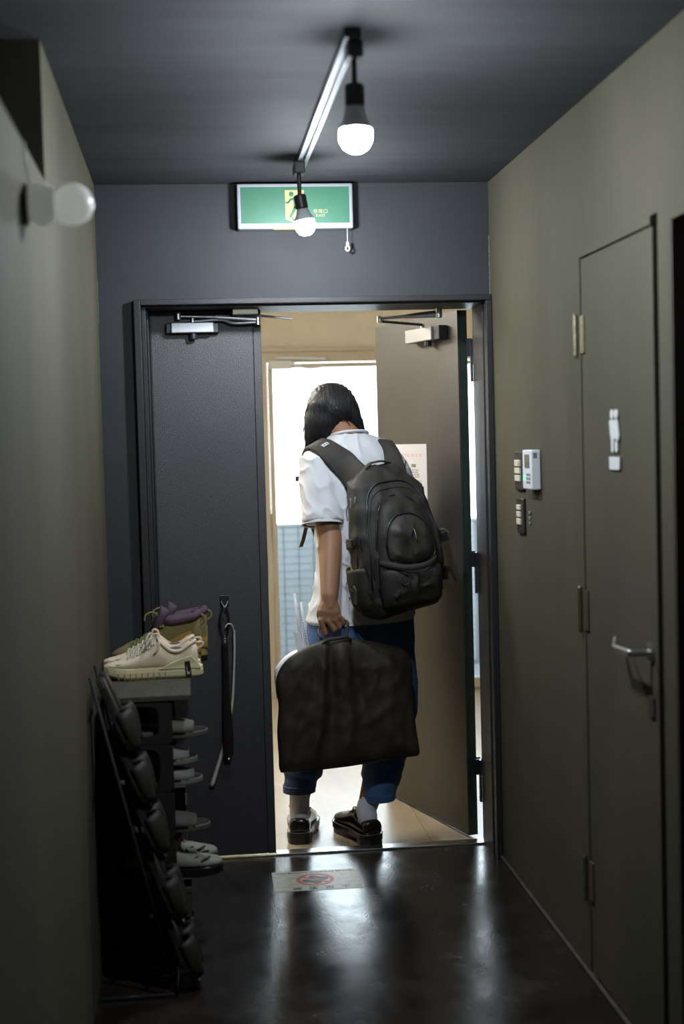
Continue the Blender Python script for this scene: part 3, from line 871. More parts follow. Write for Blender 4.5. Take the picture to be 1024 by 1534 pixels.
for x, y, w, sag in ((336, 952, 4.0, 0.0), (337, 970, 4.5, 0), (338, 1000, 4.5, 0), (339, 1040, 5, 0.002), (341, 1080, 7, 0.005), (342, 1115, 8, 0.006), (342, 1130, 7, 0.006), (342, 1138, 3.5, 0.004)):
    c_ = q(x, y)
    ww = w / 412
    rows_.append([c_ + V((-ww, -sag, 0)), c_ + V((0, 0.002, 0)), c_ + V((ww, -sag, 0)), c_ + V((ww * 0.9, -sag - 0.003, 0)), c_ + V((0, -0.003, 0)), c_ + V((-ww * 0.9, -sag - 0.003, 0))])
MB().loft(rows_).build('blade', 'leather', sh, smooth=True)
sw = thing('shoehorn', 'long curved ivory shoehorn hanging beside the black one on the door', 'shoehorn', at(316, 1180, LY - 0.012))
MB().limb(catmull([q(337, 940, 0.03), q(341, 935, 0.03), q(347, 936, 0.026), q(350, 946, 0.016)]), 0.0028, 8).build('hook_end', 'horn_w', sw, smooth=True)
rows_ = []
for p, w in zip(catmull([q(350, 944, 0.012), q(351, 970, 0.012), q(350, 1010, 0.012), q(347, 1060, 0.011), q(337, 1110, 0.010), q(326, 1150, 0.010), q(317, 1179, 0.010)], 4), [2.2] * 8 + [2.4 + 0.12 * k for k in range(17)]):
    ww = w / 412
    rows_.append([p + V((-ww, 0, 0)), p + V((0, 0.002, 0)), p + V((ww, 0, 0)), p + V((0, -0.0035, 0))])
MB().loft(rows_).build('blade', 'horn_w', sw, smooth=True)

# ------------------------------------------------------------------ footwear builders (heel at y=0, toe towards +y, sole on z=0)
def shoe_rings(prof, n=26):
    rings = []
    for (y, cx, hw, zb, zt) in prof:
        r = []
        zm = zb + (zt - zb) * 0.38
        for j in range(n):
            t = 2 * math.pi * j / n
            cs, sn = math.cos(t), math.sin(t)
            x = cx + hw * math.copysign(abs(cs) ** 0.75, cs)
            z = zm + ((zt - zm) * abs(sn) ** 0.9 if sn > 0 else -(zm - zb) * abs(sn) ** 0.5)
            r.append(V((x, y, z)))
        rings.append(r)
    return rings
def dense(prof, k=4):
    out = []
    P = [V((a[0], a[1], a[2])) for a in prof]; Q = [V((a[0], a[3], a[4])) for a in prof]
    P, Q = catmull(P, k), catmull(Q, k)
    return [(p.x, p.y, p.z, q.y, q.z) for p, q in zip(P, Q)]
def sole_outline(prof, grow=0.0, mirror=1):
    L = [(mirror * (cx - hw - grow), y) for (y, cx, hw) in prof]
    R = [(mirror * (cx + hw + grow), y) for (y, cx, hw) in prof]
    return L + list(reversed(R))

def sole(mb, prof, z0, z1, grow=0.0, flare=0.0):
    o0 = sole_outline(prof, grow + flare)
    o1 = sole_outline(prof, grow)
    mb.loft([[V((x, y, z0)) for x, y in o0], [V((x, y, z0 + (z1 - z0) * 0.5)) for x, y in o1], [V((x, y, z1)) for x, y in o1]])

SOLE = [(0.0, 0, 0.012), (0.008, 0, 0.026), (0.03, 0, 0.034), (0.08, 0, 0.033), (0.13, 0.003, 0.035), (0.18, 0.006, 0.044), (0.22, 0.005, 0.047), (0.25, 0.002, 0.042), (0.275, -0.002, 0.03), (0.29, -0.004, 0.012)]

def derby(label, group, loc, rz, parent):
    """black leather lace-up shoe with a yellow-stitched welt; a part of the person"""
    t = thing_part('shoe', parent, (0, 0, 0))
    t.location = V((0, 0, 0))
    t['label'] = label
    T = Matrix.Translation(V(loc)) @ Matrix.Rotation(rz, 4, 'Z') @ Matrix.Diagonal((1.2, 1.02, 1.1, 1))
    def put(mb):
        mb.v = [T @ p for p in mb.v]
        return mb
    sc = [(y, cx, hw * 1.06) for (y, cx, hw) in SOLE]
    b = MB()
    heel = [r for r in sc if r[0] < 0.075] + [(0.078, 0, 0.030)]
    sole(b, heel, 0.0, 0.020, 0.002)
    fore = [(0.115, 0.003, 0.030)] + [r for r in sc if r[0] > 0.12]
    sole(b, fore, 0.0, 0.018, 0.001)
    put(b).build('tread', 'rubber', t, bevel=0.002)
    b = MB()
    sole(b, sc, 0.018, 0.040, 0.004)
    put(b).build('sole', 'rubber', t, bevel=0.002)
    up = [(0.004, 0, 0.024, 0.03, 0.070), (0.012, 0, 0.031, 0.03, 0.080), (0.035, 0, 0.0345, 0.03, 0.082), (0.07, 0, 0.034, 0.03, 0.086), (0.105, 0.001, 0.035, 0.03, 0.102), (0.14, 0.003, 0.038, 0.03, 0.098),
          (0.175, 0.005, 0.042, 0.03, 0.080), (0.21, 0.005, 0.045, 0.03, 0.068), (0.24, 0.003, 0.043, 0.03, 0.064), (0.265, 0, 0.036, 0.03, 0.058), (0.28, -0.002, 0.024, 0.03, 0.048), (0.286, -0.003, 0.010, 0.03, 0.040)]
    up = [(a_[0], a_[1], a_[2], 0.038, a_[4] + 0.008) for a_ in up]
    put(MB().loft(shoe_rings(dense(up)))).build('upper', 'leather', t, smooth=True)
    s = MB()
    o = sole_outline(sc, 0.0035)
    o = [V((x, y, 0.0405)) for x, y in o]
    o.append(o[0])
    pts = catmull(o, 8)
    for i in range(0, len(pts) - 1, 2):
        dv = pts[i + 1] - pts[i]
        if dv.length > 1e-5:
            dn = dv.normalized()
            s.obox((pts[i] + pts[i + 1]) / 2, dn, dn.cross(V((0, 0, 1))), V((0, 0, 1)), dv.length * 0.45, 0.0009, 0.0007)
    w = put(s).build('welt_stitching', 'stitch', t)
    w['kind'] = 'stuff'
    put(MB().limb([(-0.03, 0.12, 0.098), (0.0, 0.118, 0.108), (0.032, 0.12, 0.098)], 0.0028, 8).limb([(-0.03, 0.137, 0.094), (0.0, 0.135, 0.104), (0.034, 0.137, 0.094)], 0.0028, 8)
        .limb(catmull([(-0.004, 0.125, 0.107), (-0.026, 0.105, 0.118), (-0.034, 0.095, 0.112), (-0.024, 0.1, 0.104)]), 0.0022, 8)).build('laces', 'black_plastic', t, smooth=True)
    return t

def sneaker(label, group):
    t = thing('sneaker', label, 'sneaker', (0, 0, 0), group)
    b = MB()
    sp0 = [(-0.018, 0, 0.010), (-0.010, 0, 0.028)] + [(y, cx, hw) for (y, cx, hw) in SOLE if y > 0.02]
    rings = []
    for (z, g, dy) in ((0.0, -0.004, 0.006), (0.008, 0.002, 0.0), (0.022, 0.003, 0.0), (0.036, 0.001, 0.002)):
        o = sole_outline(sp0, g)
        rings.append([V((x, y + (dy if y < 0.02 else 0), z + (0.018 * max(0, (y - 0.2) / 0.09) ** 2) * (1 if z < 0.01 else 0.6))) for x, y in o])
    b.loft(rings)
    so = b.build('midsole', 'sneaker_sole', t, smooth=False, bevel=0.002)
    b = MB()                                           # raised sidewall at the heel
    for s in (-1, 1):
        b.prism([(s * 0.0345, -0.012, 0.03), (s * 0.0345, 0.12, 0.03), (s * 0.0355, 0.085, 0.048), (s * 0.0355, 0.05, 0.062), (s * 0.034, 0.018, 0.070), (s * 0.030, 0.0, 0.05)], (s * 0.004, 0, 0))
    b.build('heel_wall', 'sneaker_sole', t, bevel=0.002)['kind'] = 'stuff'
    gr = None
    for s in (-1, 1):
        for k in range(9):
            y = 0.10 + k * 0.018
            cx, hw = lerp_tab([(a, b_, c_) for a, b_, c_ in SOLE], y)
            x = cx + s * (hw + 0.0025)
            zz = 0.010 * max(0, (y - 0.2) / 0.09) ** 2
            MB().box((x - 0.002, y - 0.0012, zz), (x + 0.002, y + 0.0012, 0.022 + zz)).build('groove_shade_strip', 'boot_sole', so)  # raised darker strips draw the shade of grooves in the sole
    up = [(-0.002, 0, 0.022, 0.032, 0.092), (0.01, 0, 0.031, 0.032, 0.108), (0.03, 0, 0.033, 0.032, 0.104), (0.055, 0, 0.033, 0.032, 0.083), (0.08, 0, 0.034, 0.032, 0.082), (0.105, 0.001, 0.035, 0.032, 0.103), (0.125, 0.002, 0.037, 0.032, 0.118),
          (0.15, 0.004, 0.040, 0.032, 0.100), (0.185, 0.006, 0.044, 0.032, 0.080), (0.22, 0.005, 0.046, 0.034, 0.065), (0.25, 0.002, 0.041, 0.036, 0.056), (0.272, -0.002, 0.031, 0.040, 0.052), (0.286, -0.004, 0.014, 0.042, 0.048)]
    MB().loft(shoe_rings(dense(up))).build('upper', 'sneaker', t, smooth=True)
    MB().limb(catmull([(0.024, 0.02, 0.106), (0.027, 0.05, 0.086), (0.026, 0.08, 0.086), (0.02, 0.108, 0.108), (0, 0.12, 0.120), (-0.02, 0.108, 0.108), (-0.026, 0.08, 0.086), (-0.027, 0.05, 0.086), (-0.024, 0.02, 0.106), (0, 0.006, 0.112), (0.024, 0.02, 0.106)]), 0.006, 10).build('collar', 'sneaker', t, smooth=True)
    MB().sphere((0, 0.062, 0.082), (0.024, 0.042, 0.012), 10).build('dark_opening', 'slipper_g', t, smooth=True)  # upper is solid: a dark pad stands in for the shaded opening
    lc = MB()
    for k in range(6):
        y = 0.128 + k * 0.015
        z = lerp_tab([(a[0], a[4]) for a in up], y)[0] + 0.003
        lc.limb(catmull([(-0.026, y + 0.005, z - 0.014), (-0.01, y, z), (0.012, y, z), (0.028, y + 0.008, z - 0.014)]), 0.0033, 8)
        lc.limb(catmull([(0.026, y - 0.002, z - 0.011), (0.008, y + 0.006, z + 0.002), (-0.012, y + 0.008, z + 0.001), (-0.026, y + 0.012, z - 0.014)]), 0.0028, 8)
    lc.limb(catmull([(0.0, 0.13, 0.118), (-0.018, 0.142, 0.128), (-0.034, 0.155, 0.108), (-0.03, 0.165, 0.092)]), 0.003, 8)
    lc.limb(catmull([(0.0, 0.13, 0.118), (-0.02, 0.12, 0.126), (-0.038, 0.118, 0.1), (-0.04, 0.132, 0.082)]), 0.003, 8)
    lc.build('laces', 'lace', t, smooth=True)['kind'] = 'stuff'
    MB().limb(catmull([(0, 0.005, 0.104), (0, -0.016, 0.106), (0, -0.018, 0.096), (0, 0.0, 0.086)]), 0.0035, 8).build('pull_tab', 'sneaker', t, smooth=True)
    MB().limb(catmull([(0, 0.112, 0.112), (0, 0.118, 0.134), (0, 0.132, 0.136), (0, 0.136, 0.114)]), 0.0035, 8).build('tongue_loop', 'sneaker', t, smooth=True)
    # black heel patch and tick marks on both flanks
    for s in (-1, 1):
        pa = MB().prism([(s * 0.0385, 0.018, 0.006), (s * 0.0385, 0.036, 0.006), (s * 0.0385, 0.040, 0.052), (s * 0.0385, 0.024, 0.055)], (s * 0.0014, 0, 0)).build('heel_patch', 'black_plastic', t)
        MB().prism([(s * 0.0398, 0.0225, 0.024), (s * 0.0398, 0.026, 0.014), (s * 0.0398, 0.031, 0.012), (s * 0.0398, 0.0335, 0.018), (s * 0.0398, 0.0345, 0.046), (s * 0.0398, 0.0315, 0.022), (s * 0.0398, 0.0285, 0.0185), (s * 0.0398, 0.0255, 0.020)], (s * 0.0008, 0, 0)).build('tick_mark', 'cream', pa)
    MB().prism([(-0.0415, 0.254, 0.0525), (-0.0405, 0.248, 0.0490), (-0.0405, 0.243, 0.0495), (-0.0410, 0.232, 0.0535), (-0.0410, 0.243, 0.0515), (-0.0410, 0.249, 0.0515)], (-0.0012, 0, 0.0004)).build('toe_tick_mark', 'black_plastic', t)
    return t

def boot(label, group):
    t = thing('hiking_boot', label, 'boot', (0, 0, 0), group)
    b = MB()
    sole(b, SOLE, 0.0, 0.018, 0.004)
    b.build('outsole', 'rubber', t, bevel=0.002)
    b = MB()
    sole(b, SOLE, 0.016, 0.038, 0.003)
    b.build('midsole', 'boot_sole', t, bevel=0.004)
    up = [(0.0, 0, 0.026, 0.034, 0.150), (0.012, 0, 0.034, 0.034, 0.156), (0.04, 0, 0.037, 0.034, 0.150), (0.08, 0, 0.037, 0.034, 0.146), (0.105, 0.001, 0.037, 0.034, 0.140), (0.125, 0.002, 0.039, 0.034, 0.122),
          (0.155, 0.004, 0.041, 0.034, 0.100), (0.19, 0.006, 0.044, 0.034, 0.082), (0.225, 0.005, 0.045, 0.034, 0.070), (0.255, 0.002, 0.040, 0.034, 0.064), (0.275, -0.002, 0.029, 0.034, 0.056), (0.288, -0.004, 0.012, 0.034, 0.048)]
    MB().loft(shoe_rings(dense(up))).build('upper', 'suede', t, smooth=True)
    for nm, m, pr in (('heel_counter', 'suede_y', [(-0.0015, 0, 0.028, 0.032, 0.105), (0.02, 0, 0.0375, 0.032, 0.100), (0.06, 0, 0.0385, 0.032, 0.085), (0.10, 0.001, 0.0385, 0.032, 0.07), (0.13, 0.002, 0.040, 0.032, 0.05)]),
                      ('toe_overlay', 'moss', [(0.18, 0.006, 0.0445, 0.032, 0.06), (0.2, 0.006, 0.0455, 0.032, 0.0745), (0.225, 0.005, 0.0465, 0.032, 0.0712), (0.24, 0.003, 0.044, 0.032, 0.062)])):
        MB().loft(shoe_rings(dense(pr))).build(nm, m, t, smooth=True)
    MB().limb(catmull([(0.03, 0.02, 0.150), (0.033, 0.055, 0.144), (0.03, 0.095, 0.138), (0, 0.112, 0.136), (-0.03, 0.095, 0.138), (-0.033, 0.055, 0.144), (-0.03, 0.02, 0.150), (0, 0.006, 0.156), (0.03, 0.02, 0.150)]), 0.012, 12).build('padded_collar', 'purple', t, smooth=True)
    MB().loft([ell((0, y, z), (1, 0, 0), (0, 0.85, 0.5), w, 0.017, 16) for y, z, w in ((0.15, 0.105, 0.022), (0.13, 0.135, 0.028), (0.120, 0.155, 0.029), (0.114, 0.168, 0.025), (0.112, 0.176, 0.012))]).build('tongue', 'purple', t, smooth=True)
    MB().sphere((0, 0.058, 0.145), (0.028, 0.045, 0.009), 10).build('dark_opening', 'print_dark', t, smooth=True)  # dark ellipsoid draws the shade inside the solid boot's opening
    MB().loft(shoe_rings(dense([(0.03, 0, 0.0385, 0.06, 0.128), (0.06, 0, 0.0395, 0.055, 0.120), (0.10, 0.001, 0.0395, 0.05, 0.100), (0.13, 0.003, 0.0415, 0.045, 0.075)]))).build('side_panel', 'suede_y', t, smooth=True)
    lc = MB()
    for k in range(6):
        y = 0.118 + k * 0.017
        z = lerp_tab([(a[0], a[4]) for a in up], y)[0] + 0.005
        lc.limb(catmull([(-0.028, y + 0.004, z - 0.012), (0, y, z + 0.002), (0.028, y + 0.008, z - 0.012)]), 0.003, 8)
        lc.limb(catmull([(0.028, y, z - 0.012), (0, y + 0.004, z + 0.003), (-0.028, y + 0.012, z - 0.012)]), 0.003, 8)
    lc.limb(catmull([(0, 0.13, 0.14), (-0.012, 0.15, 0.165), (-0.018, 0.175, 0.158), (-0.02, 0.18, 0.14)]), 0.003, 8)
    lc.limb(catmull([(0, 0.13, 0.14), (0.02, 0.14, 0.160), (0.036, 0.155, 0.13), (0.04, 0.16, 0.11)]), 0.003, 8)
    lc.build('laces', 'olive_lace' if 'olive_lace' in M else 'suede', t, smooth=True)['kind'] = 'stuff'
    MB().limb(catmull([(0, -0.002, 0.152), (0, -0.013, 0.147), (0, -0.014, 0.132), (0, -0.003, 0.122)]), 0.0045, 8).build('pull_tab', 'suede', t, smooth=True)
    return t

def slipper(label, group, m, L=0.25, open_toe=False):
    t = thing('slipper', label, 'slipper', (0, 0, 0), group)
    k = L / 0.29
    pr = [(y * k, cx, hw * 0.96) for (y, cx, hw) in SOLE]
    b = MB()
    sole(b, pr, 0.0, 0.018, 0.0)
    b.build('sole', m, t, bevel=0.004)
    rows_ = []
    for y, w, h in ((0.13, 0.040, 0.040), (0.15, 0.0425, 0.043), (0.18, 0.045, 0.041), (0.21, 0.0465, 0.036), (0.24, 0.042, 0.029), (0.262 if not open_toe else 0.245, 0.034, 0.026)):
        c_ = lerp_tab([(a, b_) for a, b_, _ in SOLE], y)[0]
        o_, i_ = [], []
        for j in range(13):
            a = math.pi * j / 12
            o_.append(V((c_ + w * math.cos(a), y * k, 0.014 + h * math.sin(a) ** 0.8)))
            i_.append(V((c_ + (w - 0.004) * math.cos(a), y * k, 0.014 + (h - 0.004) * math.sin(a) ** 0.8)))
        rows_.append(o_ + list(reversed(i_)))
    MB().loft(rows_).build('vamp', m, t, smooth=True)
    MB().loft([[V((x * 0.86, y * k * 0.97 + 0.004, z)) for x, y in sole_outline(SOLE)] for z in (0.017, 0.0205)]).build('insole', 'slipper_d' if m != 'slipper_d' else 'black_plastic', t)
    return t

def place(t, loc, R):
    t.matrix_basis = Matrix.Translation(V(loc)) @ R
    return t
def Rz(a):
    return Matrix.Rotation(math.radians(a), 4, 'Z')
def Ry(a):
    return Matrix.Rotation(math.radians(a), 4, 'Y')
def Rx(a):
    return Matrix.Rotation(math.radians(a), 4, 'X')

# ------------------------------------------------------------------ shoe rack by the left wall
RX0, RX1, RY0, RY1, RZ = -0.272, -0.078, 4.14, 4.78, 0.782
rk = thing('shoe_rack', 'black stacking shoe rack with a grey board top beside the left wall', 'shoe rack', (-0.175, 4.46, 0))
nmod = 6
ZB = [0.0, 0.118, 0.235, 0.375, 0.515, 0.655, RZ]
def frame_ring(y, z0, z1, hole):
    n = 40
    cx, cz = (RX0 + RX1) / 2, (z0 + z1) / 2
    hw, hh = (RX1 - RX0) / 2, (z1 - z0) / 2
    o, i = [], []
    for k in range(n):
        a = 2 * math.pi * (k + 0.5) / n
        c_, s_ = math.cos(a), math.sin(a)
        m_ = max(abs(c_), abs(s_))
        o.append((cx + hw * c_ / m_, cz + hh * s_ / m_))
        i.append((cx - 0.006 + (hw - 0.033) * math.copysign(abs(c_) ** 0.45, c_), cz + 0.004 + (hh - 0.016) * math.copysign(abs(s_) ** 0.45, s_)))
    rings = [[V((x, y, z)) for x, z in o], [V((x, y + 0.02, z)) for x, z in o], [V((x, y + 0.02, z)) for x, z in i], [V((x, y, z)) for x, z in i], [V((x, y, z)) for x, z in o]]
    return MB().loft(rings, cap=False)
for k in range(nmod):
    for y in (RY0, RY1 - 0.02):
        frame_ring(y, ZB[k] + 0.001, ZB[k + 1] - 0.001, True).build('end_frame', 'rack', rk)
    MB().box((RX0 + 0.004, RY0 + 0.02, ZB[k] + 0.002), (RX1 - 0.002, RY1 - 0.02, ZB[k] + 0.010)).build('shelf', 'rack', rk)
# two boards on top
for y0, y1 in ((RY0 - 0.004, 4.40), (4.404, RY1 + 0.015)):
    MB().box((-0.275, y0, RZ), (-0.022, y1, RZ + 0.017)).build('top_board', 'board', rk, bevel=0.003)

TOP = RZ + 0.017
g1 = 'cream sneakers on the shoe rack'
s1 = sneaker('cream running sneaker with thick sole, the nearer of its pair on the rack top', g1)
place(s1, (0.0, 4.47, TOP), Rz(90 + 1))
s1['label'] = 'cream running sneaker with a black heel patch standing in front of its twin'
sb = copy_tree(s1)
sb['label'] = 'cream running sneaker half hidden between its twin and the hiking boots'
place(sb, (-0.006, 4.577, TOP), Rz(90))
g2 = 'hiking boots on the shoe rack'
M['olive_lace'] = mat('olive_lace', (0.16, 0.17, 0.06), 0.85)
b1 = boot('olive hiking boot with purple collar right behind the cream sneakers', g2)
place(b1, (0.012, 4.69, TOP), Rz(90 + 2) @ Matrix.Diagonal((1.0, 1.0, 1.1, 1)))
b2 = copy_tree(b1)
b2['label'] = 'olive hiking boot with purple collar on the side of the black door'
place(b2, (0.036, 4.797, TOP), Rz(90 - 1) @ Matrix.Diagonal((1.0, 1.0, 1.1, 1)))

# shoes and boxes on the shelves, sticking out towards the corridor
def zy(y, Y=4.22):
    return at(280, y, Y).z
gS = 'slippers on the rack shelves'
sl_g = slipper('grey slide slipper lying on the upper shelf of the rack', gS, 'slipper_g', 0.26, True)
place(sl_g, (-0.235, 4.21, ZB[5] + 0.011), Rz(-90))
sl_w = slipper('pale slipper at the bottom of the stack on the second shelf of the rack', gS, 'slipper_w', 0.25)
place(sl_w, (-0.245, 4.21, ZB[4] + 0.011), Rz(-90))
c2 = copy_tree(sl_w); c2['label'] = 'pale slipper topping the stack on the second shelf of the rack'
place(c2, (-0.258, 4.21, ZB[4] + 0.071), Rz(-90))
c5 = copy_tree(sl_g); c5['label'] = 'grey slipper lying on the shelf just above the grey trainers'
place(c5, (-0.236, 4.21, ZB[3] + 0.011), Rz(-90))
# grey trainers
def trainer(label, group):
    t = thing('trainer', label, 'trainer', (0, 0, 0), group)
    b = MB(); sole(b, SOLE, 0.0, 0.026, 0.002); b.build('sole', 'rubber', t, bevel=0.003)
    up = [(0.0, 0, 0.026, 0.024, 0.075), (0.03, 0, 0.034, 0.024, 0.086), (0.07, 0, 0.034, 0.024, 0.072), (0.11, 0.001, 0.036, 0.024, 0.084), (0.14, 0.003, 0.04, 0.024, 0.083), (0.18, 0.006, 0.044, 0.024, 0.068), (0.22, 0.005, 0.045, 0.024, 0.058), (0.25, 0.002, 0.04, 0.024, 0.05), (0.275, -0.002, 0.029, 0.024, 0.044), (0.288, -0.004, 0.012, 0.026, 0.036)]
    MB().loft(shoe_rings(dense(up))).build('upper', 'grey_shoe', t, smooth=True)
    for s in (-1, 1):
        for a, b_ in ((0.175, 0.215), (0.215, 0.250)):
            x = s * 0.043
            MB().limb(catmull([(x, a, 0.030), (x * 0.95 + 0.004, a + 0.012, 0.046), (x * 0.7 + 0.004, b_, 0.056)]), 0.0035, 8).build('side_stripe', 'black_plastic', t, smooth=True)
    lc = MB()
    for k in range(4):
        y = 0.125 + 0.018 * k
        z = lerp_tab([(a[0], a[4]) for a in up], y)[0] + 0.002
        lc.limb([(-0.025, y, z - 0.01), (0, y + 0.004, z + 0.002), (0.025, y + 0.01, z - 0.01)], 0.0025, 8)
    lc.build('laces', 'black_plastic', t, smooth=True)['kind'] = 'stuff'
    return t
gT = 'grey trainers on the low shelf'
t1 = trainer('grey trainer with dark stripes on the low shelf, nearer the slipper stand', gT)
place(t1, (-0.232, 4.22, ZB[2] + 0.011), Rz(-88))
t2 = copy_tree(t1); t2['label'] = 'grey trainer with dark stripes on the low shelf, beside its twin'
place(t2, (-0.245, 4.34, ZB[2] + 0.011), Rz(-90))
# shoe boxes
def shoe_box(label, x1, y0, y1, z0, z1):
    t = thing('shoe_box', label, 'shoe box', ((RX0 + x1) / 2, (y0 + y1) / 2, z0), 'shoe boxes in the rack')
    MB().box((RX0 + 0.035, y0, z0), (x1 - 0.001, y1, z1 - 0.012)).build('box', 'box', t, bevel=0.001)
    MB().box((RX0 + 0.033, y0 - 0.002, z1 - 0.014), (x1 + 0.001, y1 + 0.002, z1)).build('lid', 'box', t, bevel=0.001)
shoe_box('flat brown shoe box alone on the lowest shelf of the rack', -0.036, 4.175, 4.32, ZB[0] + 0.011, ZB[0] + 0.098)
shoe_box('flat brown shoe box under the grey trainers', -0.038, 4.175, 4.32, ZB[1] + 0.011, ZB[1] + 0.098)
shoe_box('flat brown shoe box beside the grey trainers on the same shelf', -0.048, 4.44, 4.58, ZB[2] + 0.011, ZB[2] + 0.11)
shoe_box('brown shoe box at the bottom of the pair beside the grey slipper', -0.046, 4.29, 4.43, ZB[3] + 0.011, ZB[3] + 0.062)
shoe_box('brown shoe box topping the pair beside the grey slipper', -0.048, 4.29, 4.43, ZB[3] + 0.0635, ZB[3] + 0.116)

# ------------------------------------------------------------------ leaning slipper stand in front of the rack
ss = thing('slipper_stand', 'dark leaning slipper stand propped between left wall and floor', 'slipper stand', (-0.15, 3.98, 0))
top_, bot_ = V((-0.292, 0, 0.90)), V((-0.085, 0, 0.006))
for y in (3.895, 4.105):
    MB().limb([V((top_.x, y, top_.z)), V((bot_.x, y, bot_.z))], 0.005, 10).build('rail', 'rack', ss, smooth=True)
MB().limb([V((-0.292, 3.895, 0.006)), V((-0.085, 3.895, 0.006)), V((-0.085, 4.105, 0.006)), V((-0.292, 4.105, 0.006))], 0.006, 8).build('base_bar', 'dark_metal', ss)
lean = math.degrees(math.atan2(top_.x - bot_.x, top_.z - bot_.z))
gP = 'vinyl slippers on the leaning stand'
slp = None
tier_lab = ['on the topmost bar of the stand', 'on the second bar down of the stand', 'on the middle bar of the stand', 'on the second bar up from the floor', 'on the lowest bar of the stand']
for i, tt in enumerate((0.02, 0.185, 0.345, 0.555, 0.745)):
    p = top_.lerp(bot_, tt)
    q_ = top_.lerp(bot_, tt + 0.06)
    MB().cyl((q_.x, 3.895, q_.z), (q_.x, 4.105, q_.z), 0.004, n=10).build('cross_bar', 'dark_metal', ss)
    for j, y in enumerate((3.948, 4.052)):
        if slp is None:
            slp = slipper('', gP, 'slipper_d', 0.245)
            o_ = slp
        else:
            o_ = copy_tree(slp)
        o_['label'] = 'dark vinyl slipper hung toe down ' + tier_lab[i] + (', rack side' if j else ', open side')
        o_['group'] = gP
        # toe down, sole against the rails, vamp outwards (+x)
        dn = (bot_ - top_).normalized()
        out = V((-dn.z, 0, dn.x)).normalized()
        if out.x < 0:
            out = -out
        dn, out = (dn * math.cos(0.16) + out * math.sin(0.16)), (out * math.cos(0.16) - dn * math.sin(0.16))
        ax_ = dn.cross(out)
        base = p + out * 0.009
        o_.matrix_basis = Matrix(((ax_.x, dn.x, out.x, base.x), (ax_.y, dn.y, out.y, y), (ax_.z, dn.z, out.z, base.z), (0, 0, 0, 1)))
        
# ------------------------------------------------------------------ the person
PSI = math.radians(18)
RT = V((math.cos(PSI), math.sin(PSI), 0))          # the person's right
FW = V((-math.sin(PSI), math.cos(PSI), 0))         # where the person faces
UP = V((0, 0, 1))
person = thing('person', 'person with long black hair in white t-shirt and blue jeans leaving through the doorway', 'person', (0.5, 5.36, 0))
YT = 5.40
def pc_(x, y, Y=YT):
    return at(x, y, Y)

# body: one continuous skin surface
bd = MB()
HC = pc_(499, 622, 5.455)                         # head centre
# cranium, bowed forwards and to the left
hax = (UP * 0.93 + FW * 0.30 - RT * 0.16).normalized()     # up the skull
hfw = (FW - hax * FW.dot(hax)).normalized()
hrt = hfw.cross(hax)
rings = []
for d, rw, rd, off in ((-0.125, 0.022, 0.022, 0.052), (-0.112, 0.040, 0.040, 0.045), (-0.085, 0.055, 0.062, 0.030), (-0.05, 0.066, 0.080, 0.014), (-0.01, 0.073, 0.092, 0.002), (0.03, 0.076, 0.096, 0.0), (0.07, 0.068, 0.084, -0.002), (0.095, 0.050, 0.062, -0.004), (0.108, 0.026, 0.03, -0.006)):
    rings.append(ell(HC + hax * d + hfw * off, hrt, hfw, rw, rd, 28))
bd.loft(rings)
bd.limb([HC + hfw * 0.088 - hax * 0.005, HC + hfw * 0.103 - hax * 0.035, HC + hfw * 0.098 - hax * 0.047], [0.008, 0.013, 0.008], 10)    # nose
for s in (-1, 1):
    bd.sphere(HC + hrt * (s * 0.077) - hax * 0.012, (0.010, 0.02, 0.028), 8)      # ears
NB = pc_(522, 655, 5.39)
bd.limb([HC - hax * 0.06 - hfw * 0.012, (HC - hax * 0.08).lerp(NB, 0.6) - FW * 0.006, NB - UP * 0.04], [0.056, 0.056, 0.066], 20)
# trunk inside the clothes
def tor(x, y, hw, hd, Y=YT, n=32, p=2.3):
    return ell(pc_(x, y, Y), RT, FW, hw, hd, n, p)
bd.loft([tor(524, 664, 0.06, 0.06), tor(532, 684, 0.155, 0.085), tor(538, 720, 0.170, 0.10), tor(540, 790, 0.155, 0.10), tor(542, 850, 0.145, 0.098), tor(542, 910, 0.16, 0.105), tor(541, 960, 0.165, 0.105), tor(540, 985, 0.14, 0.09)])
# left arm down to the wrist
S_L, E_L, W_L = pc_(470, 697, 5.345), at(495, 800, 5.285), at(493, 893, 5.185)
bd.limb([pc_(500, 690, 5.38), S_L, S_L.lerp(E_L, 0.5), E_L, E_L.lerp(W_L, 0.25), E_L.lerp(W_L, 0.6), W_L, at(493.5, 910, 5.178), at(494, 922, 5.176)], [0.052, 0.054, 0.049, 0.0455, 0.043, 0.0385, 0.0320, 0.027, 0.015], 18)
# left hand: back of the hand to the camera, fingers closed round the bag handle
PM = [at(493, 902, 5.178), at(493, 916, 5.172), at(495, 930, 5.176)]
bd.loft([ell(at(493, 893, 5.187), V((1, 0, 0)), V((0, 1, 0)), 0.024, 0.020, 20), ell(at(493, 904, 5.18), V((1, 0, 0)), V((0, 1, 0)), 0.0345, 0.0245, 20), ell(PM[1], V((1, 0, -0.1)), V((0, 1, 0)), 0.042, 0.0195, 20), ell(PM[2], V((1, 0, 0.12)), V((0, 1, 0)), 0.043, 0.0165, 20)])
knk = [((480, 929, 5.170), (487, 949, 5.178), (488, 949, 5.208), (486, 934, 5.222)),
       ((491, 930, 5.166), (500, 944, 5.174), (501, 944, 5.205), (499, 930, 5.217)),
       ((501, 928, 5.168), (508, 940, 5.176), (509, 940, 5.204), (507, 927, 5.214)),
       ((509, 924, 5.171), (514, 934, 5.178), (515, 934, 5.202), (513, 924, 5.210))]
